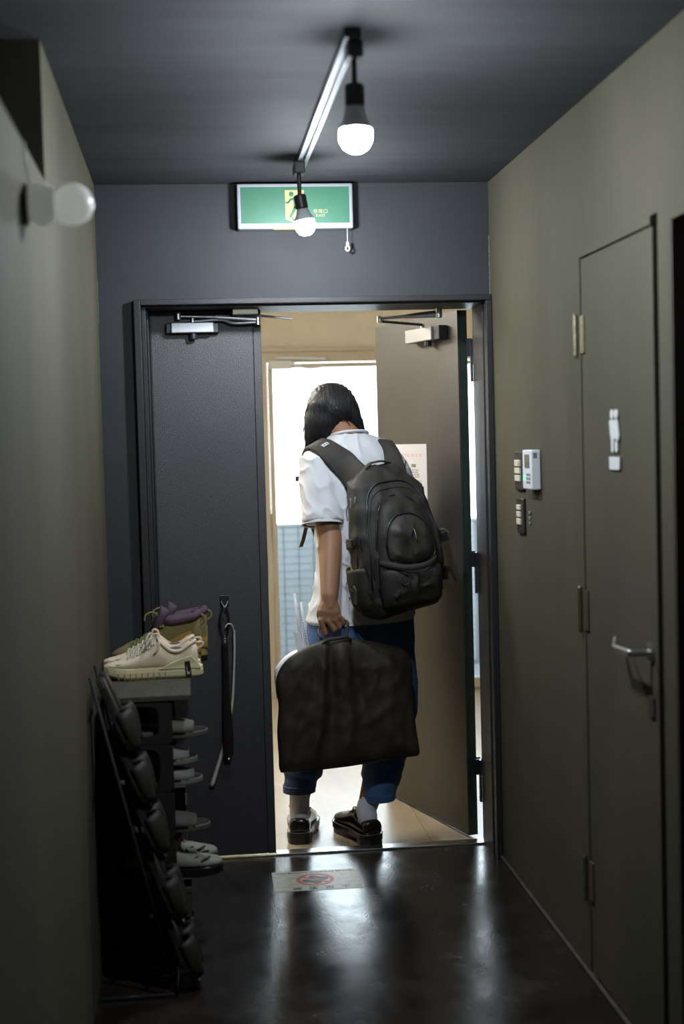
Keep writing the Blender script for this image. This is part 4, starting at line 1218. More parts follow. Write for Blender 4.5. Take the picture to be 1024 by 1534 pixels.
for i, f in enumerate(knk):
    P_ = [at(*q_) for q_ in f]
    r0 = (0.0115, 0.0108, 0.0102, 0.0092)[i]
    bd.limb([PM[1].lerp(P_[0], 0.55), P_[0], P_[0].lerp(P_[1], 0.5), P_[1], P_[1].lerp(P_[2], 0.5) - UP * 0.003, P_[2], P_[3]], [r0, r0 * 1.08, r0 * 0.96, r0 * 1.0, r0 * 0.9, r0 * 0.9, r0 * 0.8], 12)
bd.limb([at(482, 908, 5.186), at(478, 920, 5.200), at(482, 934, 5.216), at(490, 941, 5.228)], [0.014, 0.0125, 0.0112, 0.009], 12)
# right arm, forearm carried in front of the body
S_R, E_R, W_R = pc_(587, 708, 5.43), pc_(613, 810, 5.52), V((0.66, 5.74, 1.16))
bd.limb([pc_(565, 695, 5.42), S_R, S_R.lerp(E_R, 0.5), E_R, E_R.lerp(W_R, 0.35), W_R], [0.052, 0.050, 0.045, 0.042, 0.041, 0.030], 18)
hd_ = (W_R - E_R).normalized()
bd.loft([ell(W_R + hd_ * d, RT, UP, w, h, 18) for d, w, h in ((0, 0.028, 0.022), (0.03, 0.038, 0.018), (0.07, 0.042, 0.015), (0.085, 0.04, 0.012))])
for i in range(4):
    k0 = W_R + hd_ * 0.075 + RT * (-0.030 + 0.02 * i)
    L_ = (0.068, 0.078, 0.072, 0.058)[i]
    bd.limb([k0, k0 + hd_ * L_ * 0.45 - UP * 0.004, k0 + hd_ * L_ * 0.75 - UP * 0.018, k0 + hd_ * L_ * 0.9 - UP * 0.036], [0.010, 0.0095, 0.009, 0.0075], 10)
bd.limb([W_R + hd_ * 0.02 - RT * 0.03, W_R + hd_ * 0.05 - RT * 0.055, W_R + hd_ * 0.085 - RT * 0.06 - UP * 0.01], [0.013, 0.011, 0.009], 10)
# legs down to the feet
hl_, hr_ = atz(448, 1266, 0), atz(561, 1269.5, 0)
def foot(loc, deg):
    return Matrix.Translation(V(loc)) @ Matrix.Rotation(math.radians(deg), 4, 'Z') @ Matrix.Diagonal((1.2, 1.02, 1.1, 1))
FTL, FTR = foot((hl_.x + 0.002, hl_.y + 0.004, 0), -7), foot((hr_.x + 0.002, hr_.y + 0.014, 0), 19)
AL, AR = FTL @ V((0, 0.064, 0.125)), FTR @ V((0, 0.064, 0.125))
HL, HR = pc_(497, 965, 5.40), pc_(580, 965, 5.42)
KL, KR = at(470, 1085, 5.40), at(580, 1092, 5.38)
bd.limb([HL, HL.lerp(KL, 0.5), KL, KL.lerp(AL, 0.4), AL, AL - UP * 0.05], [0.085, 0.075, 0.056, 0.050, 0.032, 0.030], 18)
bd.limb([HR, HR.lerp(KR, 0.5), KR, KR.lerp(AR, 0.4), AR, AR - UP * 0.05], [0.085, 0.075, 0.056, 0.050, 0.032, 0.030], 18)
me = bd.fuse(0.0036, 4)
body = finish('body', me, 'skin', person, smooth=True)
# eyes and mouth
for s in (-1, 1):
    e_ = MB().sphere(HC + hfw * 0.078 + hrt * (s * 0.031) + hax * 0.0, 0.012, 10).build('eye', 'eye', body, smooth=True)
MB().limb([HC + hfw * 0.085 - hax * 0.072 - hrt * 0.024, HC + hfw * 0.093 - hax * 0.069, HC + hfw * 0.085 - hax * 0.072 + hrt * 0.024], [0.003, 0.006, 0.003], 8).build('mouth', 'lip', body, smooth=True)
# fingernails on the right hand stay part of the skin

# t-shirt
ts = MB()
ts.loft([tor(523, 650, 0.072, 0.062, 5.392), tor(527, 658, 0.105, 0.078), tor(532, 670, 0.150, 0.096), tor(535, 684, 0.182, 0.110), tor(537, 705, 0.195, 0.122), tor(538, 740, 0.192, 0.128), tor(541, 790, 0.185, 0.130), tor(543, 840, 0.182, 0.128), tor(543, 885, 0.196, 0.134),
         tor(542, 918, 0.213, 0.142), tor(541, 927, 0.216, 0.144)])
SLb = at(484, 776, 5.305)
ts.limb([pc_(500, 682, 5.37), pc_(474, 697, 5.345), at(480, 735, 5.33), at(484, 765, 5.31), at(484.5, 783, 5.300)], [0.062, 0.072, 0.083, 0.083, 0.084], 26)
ts.limb([pc_(515, 676, 5.375), pc_(488, 686, 5.355), pc_(472, 704, 5.345)], [0.06, 0.064, 0.068], 20)
SRb = S_R.lerp(E_R, 0.72)
ts.limb([pc_(570, 688, 5.42), S_R, S_R.lerp(E_R, 0.4), SRb], [0.066, 0.070, 0.073, 0.073], 26)
me = ts.fuse(0.0055, 5)
def cloth(co, n):
    a = noise.noise(V((co.x * 9, co.y * 9, co.z * 3.2)))
    b = noise.noise(V((co.x * 22 + 7, co.y * 22, co.z * 9)))
    rg_ = 1 - abs(noise.noise(V((co.x * 16 + co.z * 10, co.y * 10, co.z * 8 - co.x * 8))))
    d = 0.007 * a + 0.003 * b + 0.006 * (rg_ ** 9) - 0.001
    # slanted pull folds from the shoulder straps and vertical folds in the middle of the back
    s = math.sin((co.x * 0.8 + co.z * 0.55) * 120 + 3 * a)
    d += 0.0012 * s
    d += 0.0035 * math.sin(co.x * 75 + 4 * a) * max(0, min(1, (1.47 - co.z) / 0.3)) * 0.6
    return n * d
displace(me, cloth)
shirt = finish('t_shirt', me, 'shirt', person, smooth=True)
# ribbed collar and stitched hems
def hem_band(c_, axis, ra, rb, h, e1_, e2_):
    MB().loft([ell(c_ + axis * d, e1_, e2_, ra * k, rb * k, 40) for d, k in ((0, 0.93), (-0.001, 1.0), (h, 0.995), (h + 0.002, 0.96))], cap=False).build('hem', 'shirt', shirt, smooth=False)
ad = (at(484, 765, 5.31) - at(484.5, 783, 5.300)).normalized()
hem_band(at(484.7, 786, 5.299), ad, 0.0835, 0.0835, 0.024, (V((1, 0, 0)) - ad * ad.x).normalized(), ad.cross(V((1, 0, 0))).normalized())
hem_band(pc_(541, 929, 5.40), UP, 0.2155, 0.1435, 0.024, RT, FW)
col_pts = [pc_(523, 649.5, 5.39) + RT * (0.070 * math.cos(a)) + FW * (0.062 * math.sin(a)) + UP * (-0.004 - 0.014 * math.sin(a)) for a in [2 * math.pi * k / 28 for k in range(29)]]
MB().limb(col_pts, 0.0055, 10, flat=1.3).build('collar', 'shirt', shirt, smooth=True)

bpy.context.view_layer.update()
def bvh_of(o):
    mw = Matrix.Translation(WL[o.name])
    return BVHTree.FromPolygons([mw @ v.co for v in o.data.vertices], [tuple(p.vertices) for p in o.data.polygons])
SH = bvh_of(shirt)
def snap(x, y, Y, off=0.007):
    d = ray(x, y).normalized()
    h = SH.ray_cast(CAM, d)
    if h[0] is None or h[0].y > Y + 0.06:
        return at(x, y, Y)
    return h[0] + h[1] * off

# jeans
jn = MB()
jn.loft([tor(541, 905, 0.185, 0.122), tor(540, 930, 0.212, 0.134, 5.405), tor(539, 960, 0.222, 0.142, 5.41), tor(538, 990, 0.222, 0.138, 5.41), tor(537, 1020, 0.205, 0.12, 5.41)])
def leg(pts, rad):
    jn.limb(catmull([at(*p) for p in pts], 4), [r for r in rad for _ in range(4)][:(len(pts) - 1) * 4] + [rad[-1]], 26, up=(0, 1, 0))
leg([(497, 955, 5.40), (484, 1020, 5.40), (470, 1080, 5.395), (458, 1130, 5.385), (450, 1165, 5.375), (448, 1184, 5.37)], [0.112, 0.116, 0.098, 0.078, 0.064, 0.060])
leg([(580, 955, 5.42), (586, 1020, 5.41), (583, 1080, 5.39), (575, 1135, 5.35), (568, 1175, 5.315), (566, 1196, 5.305)], [0.100, 0.104, 0.093, 0.077, 0.066, 0.062])
me = jn.fuse(0.006, 5)
def denim_folds(co, n):
    a = noise.noise(V((co.x * 8 + 3, co.y * 8, co.z * 6)))
    b = noise.noise(V((co.x * 18, co.y * 18 + 5, co.z * 20)))
    lo = max(0, min(1, (0.5 - co.z) / 0.4))
    return n * (0.007 * a + (0.0016 + 0.003 * lo) * b + 0.0016 * lo * math.sin(co.z * 130 + 6 * a))
displace(me, denim_folds)
jeans = finish('jeans', me, 'denim', person, smooth=True)
for cpt, r, nm in (((448, 1181, 5.37), 0.0625, 'hem'), ((566, 1193, 5.306), 0.0645, 'hem')):
    c_ = at(*cpt)
    MB().loft([[c_ + V((rr * math.cos(2 * math.pi * k / 32), rr * math.sin(2 * math.pi * k / 32), z)) for k in range(32)] for z, rr in ((-0.012, r * 0.9), (-0.012, r), (0.014, r * 1.005), (0.016, r * 0.93))], cap=False).build(nm, 'denim', jeans, smooth=False)
# socks
for FT, tp in ((FTL, at(449, 1172, 5.37)), (FTR, at(564, 1184, 5.304))):
    s_ = MB()
    s_.limb(catmull([tp, tp.lerp(FT @ V((0, 0.066, 0.128)), 0.55), FT @ V((0, 0.064, 0.115)), FT @ V((0, 0.054, 0.085)), FT @ V((0, 0.056, 0.052))], 4), [0.0405] * 4 + [0.039] * 4 + [0.0385] * 4 + [0.037] * 4 + [0.033], 22, up=(0, 1, 0))
    s_.limb([FT @ V((0, 0.07, 0.075)), FT @ V((0, 0.12, 0.085))], [0.033, 0.024], 16)
    me = s_.fuse(0.004, 3)
    displace(me, lambda co, n: n * 0.0012 * noise.noise(V((co.x * 40, co.y * 40, co.z * 70))))
    finish('sock', me, 'sock', person, smooth=True)
# shoes: heels where the soles touch the lobby floor
derby('polished black leather shoe on the left foot', None, (hl_.x + 0.002, hl_.y + 0.004, 0.0), math.radians(-7), person)
derby('polished black leather shoe on the right foot', None, (hr_.x + 0.002, hr_.y + 0.014, 0.0), math.radians(19), person)

# hair: a cap over the skull with two curtains falling forward, made of many strands over a solid core
hr = MB()
def hp(x, y, Y):
    return at(x, y, Y)
core = []
for y, cx, w, Y, dp in ((573.5, 495, 8, 5.455, 0.02), (577, 495, 19, 5.453, 0.05), (586, 496, 29, 5.45, 0.075), (600, 497, 36.5, 5.447, 0.094), (615, 498.5, 40, 5.448, 0.103), (626, 499.5, 41, 5.452, 0.099), (633, 500, 40.5, 5.472, 0.080), (641, 500, 39, 5.505, 0.05)):
    core.append(ell(hp(cx, y, Y), RT, FW, w / 400 / math.cos(PSI) * 0.985, dp, 30))
hr.loft(core)
# left curtain
hr.loft([ell(hp(cx, y, Y), V((1, 0.1, 0)), V((0, 1, 0)), w / 398, dp, 22) for y, cx, w, Y, dp in ((602, 484, 24, 5.44, 0.085), (624, 486.5, 31, 5.436, 0.085), (635, 485, 29.5, 5.433, 0.083), (645, 480.5, 24, 5.438, 0.078), (655, 477, 20.5, 5.446, 0.072), (670, 474, 18, 5.475, 0.055), (692, 470, 14, 5.51, 0.04), (740, 468, 11, 5.52, 0.03), (780, 468, 7, 5.52, 0.02))])
# right curtain
hr.loft([ell(hp(cx, y, Y), V((1, 0.1, 0)), V((0, 1, 0)), w / 398, dp, 18) for y, cx, w, Y, dp in ((604, 519, 15, 5.45, 0.08), (622, 527, 14, 5.446, 0.078), (634, 532, 11.5, 5.446, 0.070), (645, 537, 8.0, 5.455, 0.055), (655, 540, 7, 5.47, 0.045), (680, 545, 6, 5.52, 0.03), (730, 550, 4, 5.54, 0.02))])
hme = hr.fuse(0.005, 4)
def cut_nape(co, n):
    return n * (0.0015 * math.sin(co.x * 420 + 2 * noise.noise(co * 30)) + 0.001 * noise.noise(V((co.x * 200, co.y * 200, co.z * 10))))
displace(hme, cut_nape)
bmh = bmesh.new()
bmh.from_mesh(hme)
HB = BVHTree.FromBMesh(bmh)
strands = MB()
random.seed(11)
for k in range(1300):
    left = random.random() < 0.68
    u = random.random()
    if left:
        xs = 497 - u * 5; xm = 500 - 42 * (u ** 0.8); xe = 504 - 47 * u; yend = 655 + random.uniform(-4, 34) - 8 * (1 - u)
        xm2 = 513 - 56 * (u ** 0.85)
    else:
        xs = 497 + u * 5; xm = 503 + 33 * (u ** 0.8); xe = 528 + 17 * u; yend = 640 + 8 * u + random.uniform(-2, 12)
        xm2 = 517 + 24 * u
    px = [(xs, 575 + random.uniform(0, 3)), ((xs + xm) / 2, 583 + 4 * u), (xm, 605 + 8 * u), (xm2, 626), (xe + random.uniform(-1, 1), 645), (xe + random.uniform(-1.5, 1.5), yend)]
    lift = random.uniform(0.0, 0.0016)
    P_ = []
    for q2 in catmull([V((x, y, 0)) for x, y in px], 4):
        h = HB.ray_cast(CAM, ray(q2.x, q2.y).normalized())
        if h[0] is not None and h[0].y < 5.6 and (not P_ or abs(h[0].y - P_[-1].y) < 0.035):
            P_.append(h[0] + h[1] * lift)
        else:
            P_.append(at(q2.x, q2.y, (P_[-1].y if P_ else 5.45) + 0.001))
    n2 = len(P_)
    strands.limb(P_, [0.0011 * (1 - 0.75 * max(0, (i - n2 * 0.7) / (n2 * 0.3))) for i in range(n2)], 3, cap=False)
for k in range(26):                                 # loose wisps at the outline
    if k % 2:
        x0 = 456 + random.uniform(-1, 3); x1 = x0 + random.uniform(-4, 1); pts = [at(x0, 622, 5.45), at(x0 - 1.5, 645, 5.452), at(x1, 672 + random.uniform(-10, 18), 5.47)]
    else:
        x0 = 540 + random.uniform(-2, 3); pts = [at(x0, 622, 5.45), at(x0 + 3, 638, 5.452), at(x0 + random.uniform(5, 12), 652 + random.uniform(-6, 6), 5.46)]
    strands.limb(catmull(pts, 4), [0.0006] * 8 + [0.0002], 3, cap=False)
sm = strands.mesh()
bmh.from_mesh(sm)
bmh.to_mesh(hme)
bmh.free()
finish('hair', hme, 'hair', person, smooth=True)

# ------------------------------------------------------------------ backpack
bp = thing('backpack', 'large black nylon backpack with many zips and straps on the person', 'backpack', at(600, 912, 5.2))
tl = math.radians(5.0)
BX0, BY = RT.copy(), -FW
BXv = (BX0 * math.cos(tl) + UP * math.sin(tl))
BZv = (UP * math.cos(tl) - BX0 * math.sin(tl))
BO = at(601, 913, 5.15) - BY * 0.11
def B(x, y, z):
    return BO + BXv * x + BY * y + BZv * z
BT = [(0.0, 0.120, 0.15), (0.012, 0.145, 0.182), (0.05, 0.158, 0.205), (0.12, 0.164, 0.218), (0.2, 0.164, 0.220), (0.3, 0.162, 0.205), (0.38, 0.157, 0.175), (0.43, 0.146, 0.145), (0.475, 0.124, 0.112), (0.505, 0.096, 0.085), (0.522, 0.06, 0.055)]
def bprof(z):
    return lerp_tab(BT, z)
mb_ = MB()
rings = []
zs = [0.0, 0.006, 0.012, 0.03, 0.05] + [0.05 + 0.0225 * k for k in range(1, 20)] + [0.49, 0.50, 0.51, 0.517, 0.522]
for z in zs:
    hw, dp = bprof(z)
    rings.append([B(p.x, p.y + dp / 2, z) for p in ell((0, 0, 0), (1, 0, 0), (0, 1, 0), hw, dp / 2, 56, 2.9)])
me = mb_.loft(rings).mesh()
bm2 = bmesh.new(); bm2.from_mesh(me); bmesh.ops.subdivide_edges(bm2, edges=bm2.edges, cuts=1, use_grid_fill=True); bm2.to_mesh(me); bm2.free()
def pack_folds(co, n):
    a = noise.noise(V((co.x * 7, co.y * 7, co.z * 7)))
    b = noise.noise(V((co.x * 16 + 4, co.y * 16, co.z * 11)))
    c = abs(noise.noise(V((co.x * 11, co.y * 11 + 9, co.z * 5))))
    r1 = 1 - abs(noise.noise(V((co.x * 9 + co.z * 7, co.y * 9, co.z * 6 - co.x * 5))))
    return n * (0.011 * a + 0.006 * b - 0.008 * c + 0.012 * r1 ** 6)
displace(me, pack_folds)
mbody = finish('main_body', me, 'nylon', bp, smooth=True)
BVB = bvh_of(mbody)
def on_pack(x, z, off=0.002):
    h = BVB.ray_cast(B(x, 0.5, z), -BY)
    return (h[0] if h[0] is not None else B(x, front_y(x, z), z)) + BY * off
def front_y(x, z):
    hw, dp = bprof(z)
    q_ = min(0.985, abs(x) / hw)
    return dp / 2 + dp / 2 * (1 - q_ ** 2.9) ** (1 / 2.9)
def pillow(name, outline, h, m, pw=4.0, fold=0.0065, sink=0.006, rings_n=14, y_extra=0.0):
    cx = sum(p[0] for p in outline) / len(outline); cz = sum(p[1] for p in outline) / len(outline)
    pts = [V((a, b, 0)) for a, b in outline]
    pts = catmull(pts + [pts[0]], 4)[:-1]
    mb = MB()
    rs = []
    for i in range(rings_n + 1):
        s = 1 - i / rings_n * 0.97
        ring = []
        for p in pts:
            x, z = cx + (p.x - cx) * s, cz + (p.y - cz) * s
            hh = h * (1 - s ** pw) ** 0.6
            rg_ = 1 - abs(noise.noise(V((x * 13 + z * 8 + h * 50, z * 12 - x * 6, 5.0))))
            f = fold * noise.noise(V((x * 14 + h * 90, z * 9, 3.0))) + fold * 0.8 * noise.noise(V((x * 30, z * 16, 8.0))) + fold * 1.6 * rg_ ** 6
            ring.append(B(x, front_y(x, z) + hh - sink * (1 if i == 0 else 0.3) + f * (1 - s ** 6) + y_extra, z))
        rs.append(ring)
    mb.loft(rs)
    return mb.build(name, m, bp, smooth=True), [B(p.x, front_y(p.x, p.y) + 0.003 + y_extra, p.y) for p in pts]
arch = [(-0.118, 0.06), (-0.124, 0.14), (-0.118, 0.24), (-0.098, 0.34), (-0.06, 0.405), (0.0, 0.425), (0.06, 0.405), (0.098, 0.34), (0.118, 0.24), (0.124, 0.14), (0.118, 0.06), (0.0, 0.045)]
_, ez = pillow('front_compartment', arch, 0.030, 'nylon', 5)
MB().limb(ez + [ez[0]], 0.0032, 8).build('compartment_zip', 'zip', bp, smooth=True)
up_ = [(-0.088, 0.20), (-0.092, 0.25), (-0.078, 0.315), (-0.04, 0.352), (0.0, 0.36), (0.04, 0.352), (0.078, 0.315), (0.092, 0.25), (0.088, 0.20), (0.0, 0.175)]
_, ez = pillow('upper_pocket', up_, 0.020, 'nylon2', 3, y_extra=0.028)
MB().limb(ez[4:34], 0.0035, 8).build('pocket_zip', 'zip', bp, smooth=True)
lo_ = [(-0.112, 0.025), (-0.122, 0.08), (-0.116, 0.165), (-0.06, 0.172), (0.0, 0.165), (0.06, 0.172), (0.116, 0.165), (0.122, 0.08), (0.112, 0.025), (0.0, 0.012)]
pillow('lower_pocket', lo_, 0.036, 'nylon', 4, y_extra=0.022)
# smile-shaped flap edge above the lower pocket
edge = [B(x, front_y(x, 0.19) + 0.058 - 0.06 * (abs(x) / 0.12) ** 3, 0.198 - 0.028 * (1 - (x / 0.12) ** 2)) for x in [-0.118 + 0.0118 * k for k in range(21)]]
MB().ribbon([p + BZv * 0.012 for p in edge], [p - BZv * 0.010 + BY * 0.003 for p in edge], 0.008).build('pocket_flap', 'strap', bp, smooth=True)
# centre seam of the upper pocket with its zip pull
cs = [B(0.004, front_y(0, z) + 0.050, z) for z in (0.215, 0.25, 0.29, 0.32, 0.345)]
MB().ribbon([p - BXv * 0.007 for p in cs], [p + BXv * 0.007 for p in cs], 0.004).build('centre_band', 'strap', bp)
MB().limb(catmull([B(0.01, front_y(0, 0.30) + 0.054, 0.305), B(0.012, front_y(0, 0.28) + 0.058, 0.285), B(0.014, front_y(0, 0.27) + 0.056, 0.268)]), 0.0018, 8).build('zip_pull', 'silver', bp, smooth=True)
# main zip running round the upper body
mz = []
for k in range(33):
    a = math.pi * k / 32
    z = 0.16 + 0.325 * math.sin(a) ** 0.75
    hw, dp = bprof(z)
    x = -math.cos(a) * hw * 1.0
    yb = dp * 0.5 if abs(math.cos(a)) > 0.6 else dp * 0.5
    q_ = min(0.999, abs(x) / hw)
    mz.append(B(x * 0.995, dp * 0.62 if q_ > 0.85 else dp / 2 + dp / 2 * (1 - q_ ** 2.9) ** (1 / 2.9) * 0.6, z) + (-BXv if x < 0 else BXv) * 0.004 * (1 if q_ > 0.8 else 0) + BZv * 0.004)
MB().limb(mz, 0.0035, 8).build('main_zip', 'zip', bp, smooth=True)
def arch_seam(hw, z0, zt, n=44):
    o = []
    for k in range(n + 1):
        a = math.pi * k / n
        o.append((-math.copysign(abs(math.cos(a)) ** 0.55, math.cos(a)) * hw * (1 - 0.06 * math.sin(a)), z0 + (zt - z0) * math.sin(a) ** 0.7))
    return [on_pack(x, z) for x, z in o]
MB().limb(arch_seam(0.146, 0.10, 0.475), 0.0036, 8).build('shell_zip', 'zip', bp, smooth=True)
MB().limb(arch_seam(0.136, 0.14, 0.452), 0.0022, 8).build('shell_seam', 'strap', bp, smooth=True)
# zip pulls and cords on the left flank
def flank(z, y, off=0.004, side=-1):
    hw, dp = bprof(z)
    t_ = min(0.97, abs(y - dp / 2) / (dp / 2))
    return B(side * (hw * (1 - t_ ** 2.9) ** (1 / 2.9) + off), y, z)
for (z, y) in ((0.43, 0.10), (0.435, 0.115), (0.30, 0.15), (0.29, 0.165)):
    p = flank(z, y, 0.008)
    MB().limb(catmull([p, p - BZv * 0.018 - BXv * 0.004, p - BZv * 0.045 - BXv * 0.002]), [0.0022] * 12 + [0.0012], 8).build('zip_pull', 'silver' if z > 0.42 else 'zip', bp, smooth=True)
for (za, ya, zb, yb) in ((0.43, 0.10, 0.35, 0.085), (0.295, 0.15, 0.255, 0.08)):
    MB().limb(catmull([flank(za, ya, 0.008), flank((za + zb) / 2, (ya + yb) / 2, 0.014), flank(zb, yb, 0.008)]), 0.0016, 8).build('pull_cord', 'strap', bp, smooth=True)
# left side pocket
sp_m = MB()
rs = []
for i in range(13):
    z = 0.012 + 0.178 * i / 12
    row = []
    for j in range(15):
        y = 0.02 + 0.165 * j / 14
        bulge = 0.016 + 0.014 * math.sin(math.pi * j / 14) * (0.4 + 0.6 * i / 12) if 0 < j < 14 else -0.004
        if i == 0:
            bulge = -0.004
        row.append(flank(z - 0.035 * (i / 12) * (1 - abs(j / 14 - 0.35)) * 0.6, y, bulge + 0.003 * noise.noise(V((i * 0.5, j * 0.5, 0)))))
    rs.append(row)
n_ = 15
sp_m.add([p for r in rs for p in r] + [p + BXv * 0.004 for r in rs for p in r],
         [(i * n_ + j, i * n_ + j + 1, (i + 1) * n_ + j + 1, (i + 1) * n_ + j) for i in range(12) for j in range(14)] +
         [(195 + i * n_ + j, 195 + (i + 1) * n_ + j, 195 + (i + 1) * n_ + j + 1, 195 + i * n_ + j + 1) for i in range(12) for j in range(14)] +
         [(12 * n_ + j, 12 * n_ + j + 1, 195 + 12 * n_ + j + 1, 195 + 12 * n_ + j) for j in range(14)])
sp_m.build('side_pocket', 'nylon2', bp, smooth=True)
# compression strap with buckle, left
L1 = [flank(0.245, y, 0.012) for y in (0.02, 0.06, 0.10, 0.14)]
L1 = [p + BZv * (0.010 * i) for i, p in enumerate(L1)]
MB().ribbon([p + BZv * 0.012 for p in L1], [p - BZv * 0.012 for p in L1], 0.004).build('side_strap', 'strap', bp)
MB().obox(flank(0.27, 0.115, 0.018), BY, BZv, BXv, 0.022, 0.015, 0.005).build('buckle', 'black_plastic', bp, bevel=0.002)
MB().limb([flank(0.268, 0.06, 0.016), flank(0.288, 0.105, 0.02)], 0.0015, 8).build('strap_edge_cord', 'cream', bp)
L2 = [flank(0.10, y, 0.022) for y in (0.03, 0.08, 0.13, 0.17)]
MB().limb(catmull([flank(0.13, 0.03, 0.024), flank(0.115, 0.08, 0.034), flank(0.098, 0.135, 0.03)]), 0.0014, 8).build('bungee_cord', 'strap', bp, smooth=True)
MB().limb(catmull([flank(0.108, 0.135, 0.03), flank(0.12, 0.14, 0.032), flank(0.105, 0.146, 0.03), flank(0.09, 0.14, 0.03)]), 0.002, 8).build('cord_hook', 'grey_plastic', bp, smooth=True)
MB().ribbon([flank(0.088, 0.135, 0.03), flank(0.055, 0.115, 0.034), flank(0.022, 0.115, 0.03)], [flank(0.082, 0.145, 0.03), flank(0.05, 0.14, 0.034), flank(0.022, 0.14, 0.03)], 0.003).build('webbing_tail', 'strap', bp)
MB().add([flank(0.062, 0.03, 0.026), flank(0.068, 0.04, 0.029), flank(0.045, 0.047, 0.029), flank(0.05, 0.042, 0.029)], [(0, 1, 2, 3)]).build('white_logo_mark', 'white_print', bp)
# cord loop on the front
lc_ = [B(-0.055 + 0.016 * math.sin(2 * math.pi * k / 18), front_y(-0.05, 0.15) + 0.066, 0.135 + 0.022 * math.cos(2 * math.pi * k / 18)) for k in range(17)]
MB().limb(lc_, 0.0022, 8).build('cord_loop', 'strap', bp, smooth=True)
MB().limb(catmull([B(-0.122, front_y(-0.12, 0.2) + 0.012, 0.22), B(-0.128, front_y(-0.12, 0.15) + 0.014, 0.16), B(-0.126, front_y(-0.12, 0.10) + 0.012, 0.10)]), 0.003, 8).build('bungee_cord', 'strap', bp, smooth=True)
MB().obox(B(-0.085, front_y(-0.085, 0.10) + 0.062, 0.085), (BXv + BZv).normalized(), BY, (BZv - BXv).normalized(), 0.014, 0.004, 0.006).build('daisy_tab', 'strap', bp, bevel=0.001)
# right side: buckle and a loose webbing tail
rb = flank(0.235, 0.15, 0.004, 1)
MB().ribbon([flank(0.2, 0.18, 0.006, 1), rb + BZv * 0.012, rb + BXv * 0.03 + BZv * 0.028], [flank(0.178, 0.18, 0.006, 1), rb - BZv * 0.014, rb + BXv * 0.032 + BZv * 0.004], 0.006).build('side_strap', 'strap', bp)
bk_ = rb + BXv * 0.022 + BZv * 0.012
MB().obox(bk_, (BXv + BZv * 0.2).normalized(), BY, (BZv - BXv * 0.2).normalized(), 0.013, 0.006, 0.017).build('buckle', 'black_plastic', bp, bevel=0.003)
MB().limb([bk_ + BZv * 0.03 - BXv * 0.016, bk_ + BZv * 0.028 + BXv * 0.004, bk_ + BZv * 0.012 + BXv * 0.02], 0.002, 8).build('buckle_rim', 'silver', bp)
w0 = flank(0.115, 0.13, 0.002, 1)
tail = catmull([w0 + BZv * 0.03, w0 + BXv * 0.022 + BZv * 0.012, w0 + BXv * 0.045 + BZv * 0.002, w0 + BXv * 0.058 - BZv * 0.025, w0 + BXv * 0.066 - BZv * 0.045], 4)
MB().ribbon([p + BZv * 0.009 for p in tail], [p - BZv * 0.009 - BXv * 0.006 for p in tail], 0.004).build('webbing_tail', 'strap', bp)
MB().obox(w0 + BXv * 0.018 - BZv * 0.006, BXv, BY, BZv, 0.010, 0.007, 0.024).build('buckle', 'black_plastic', bp, bevel=0.003)
# grab handle
MB().ribbon(*[[B(x, 0.028 + dy, z) for x, z in ((-0.068, 0.495), (-0.058, 0.528), (-0.03, 0.545), (0.01, 0.548), (0.045, 0.538), (0.062, 0.505))] for dy in (0.0, 0.03)], 0.006).build('grab_handle', 'strap', bp, smooth=True)
# shoulder straps, laid on the shirt
def strap_band(rows_, name, off=0.009, th=0.013):
    L = catmull([snap(*r[0], off) if r[2] else at(*r[0]) for r in rows_], 4)
    R = catmull([snap(*r[1], off) if r[2] else at(*r[1]) for r in rows_], 4)
    # smooth the snapped edges
    for _ in range(3):
        L = [L[0]] + [(L[i - 1] + L[i] * 2 + L[i + 1]) / 4 for i in range(1, len(L) - 1)] + [L[-1]]
        R = [R[0]] + [(R[i - 1] + R[i] * 2 + R[i + 1]) / 4 for i in range(1, len(R) - 1)] + [R[-1]]
    return MB().ribbon(L, R, th).build(name, 'strap', bp, smooth=True), L, R
lab, LS, RS = strap_band([((572, 716, 5.17), (536, 752, 5.17), 0), ((556, 704, 5.2), (524, 738, 5.2), 1), ((540, 692, 5.22), (512, 722, 5.22), 1), ((526, 680, 5.24), (498, 707, 5.24), 1), ((512, 670, 5.26), (484, 693, 5.26), 1),
                          ((500, 662, 5.29), (471, 680, 5.29), 1), ((489, 657, 5.33), (459, 672, 5.33), 0), ((480, 659, 5.39), (454, 676, 5.38), 0), ((473, 672, 5.445), (450, 688, 5.435), 0), ((470, 700, 5.475), (449, 706, 5.47), 0), ((472, 745, 5.50), (452, 745, 5.50), 0), ((492, 810, 5.50), (472, 812, 5.49), 0), ((520, 860, 5.40), (505, 868, 5.38), 0)], 'shoulder_strap')
strap_band([((612, 722, 5.2), (576, 722, 5.2), 0), ((608, 705, 5.24), (575, 702, 5.24), 1), ((603, 688, 5.27), (573, 685, 5.27), 1), ((597, 674, 5.3), (570, 671, 5.3), 1), ((590, 664, 5.34), (566, 661, 5.34), 0), ((586, 662, 5.42), (564, 659, 5.42), 0), ((588, 675, 5.49), (566, 672, 5.49), 0), ((590, 710, 5.53), (568, 710, 5.53), 0), ((592, 780, 5.55), (572, 780, 5.55), 0)], 'shoulder_strap')
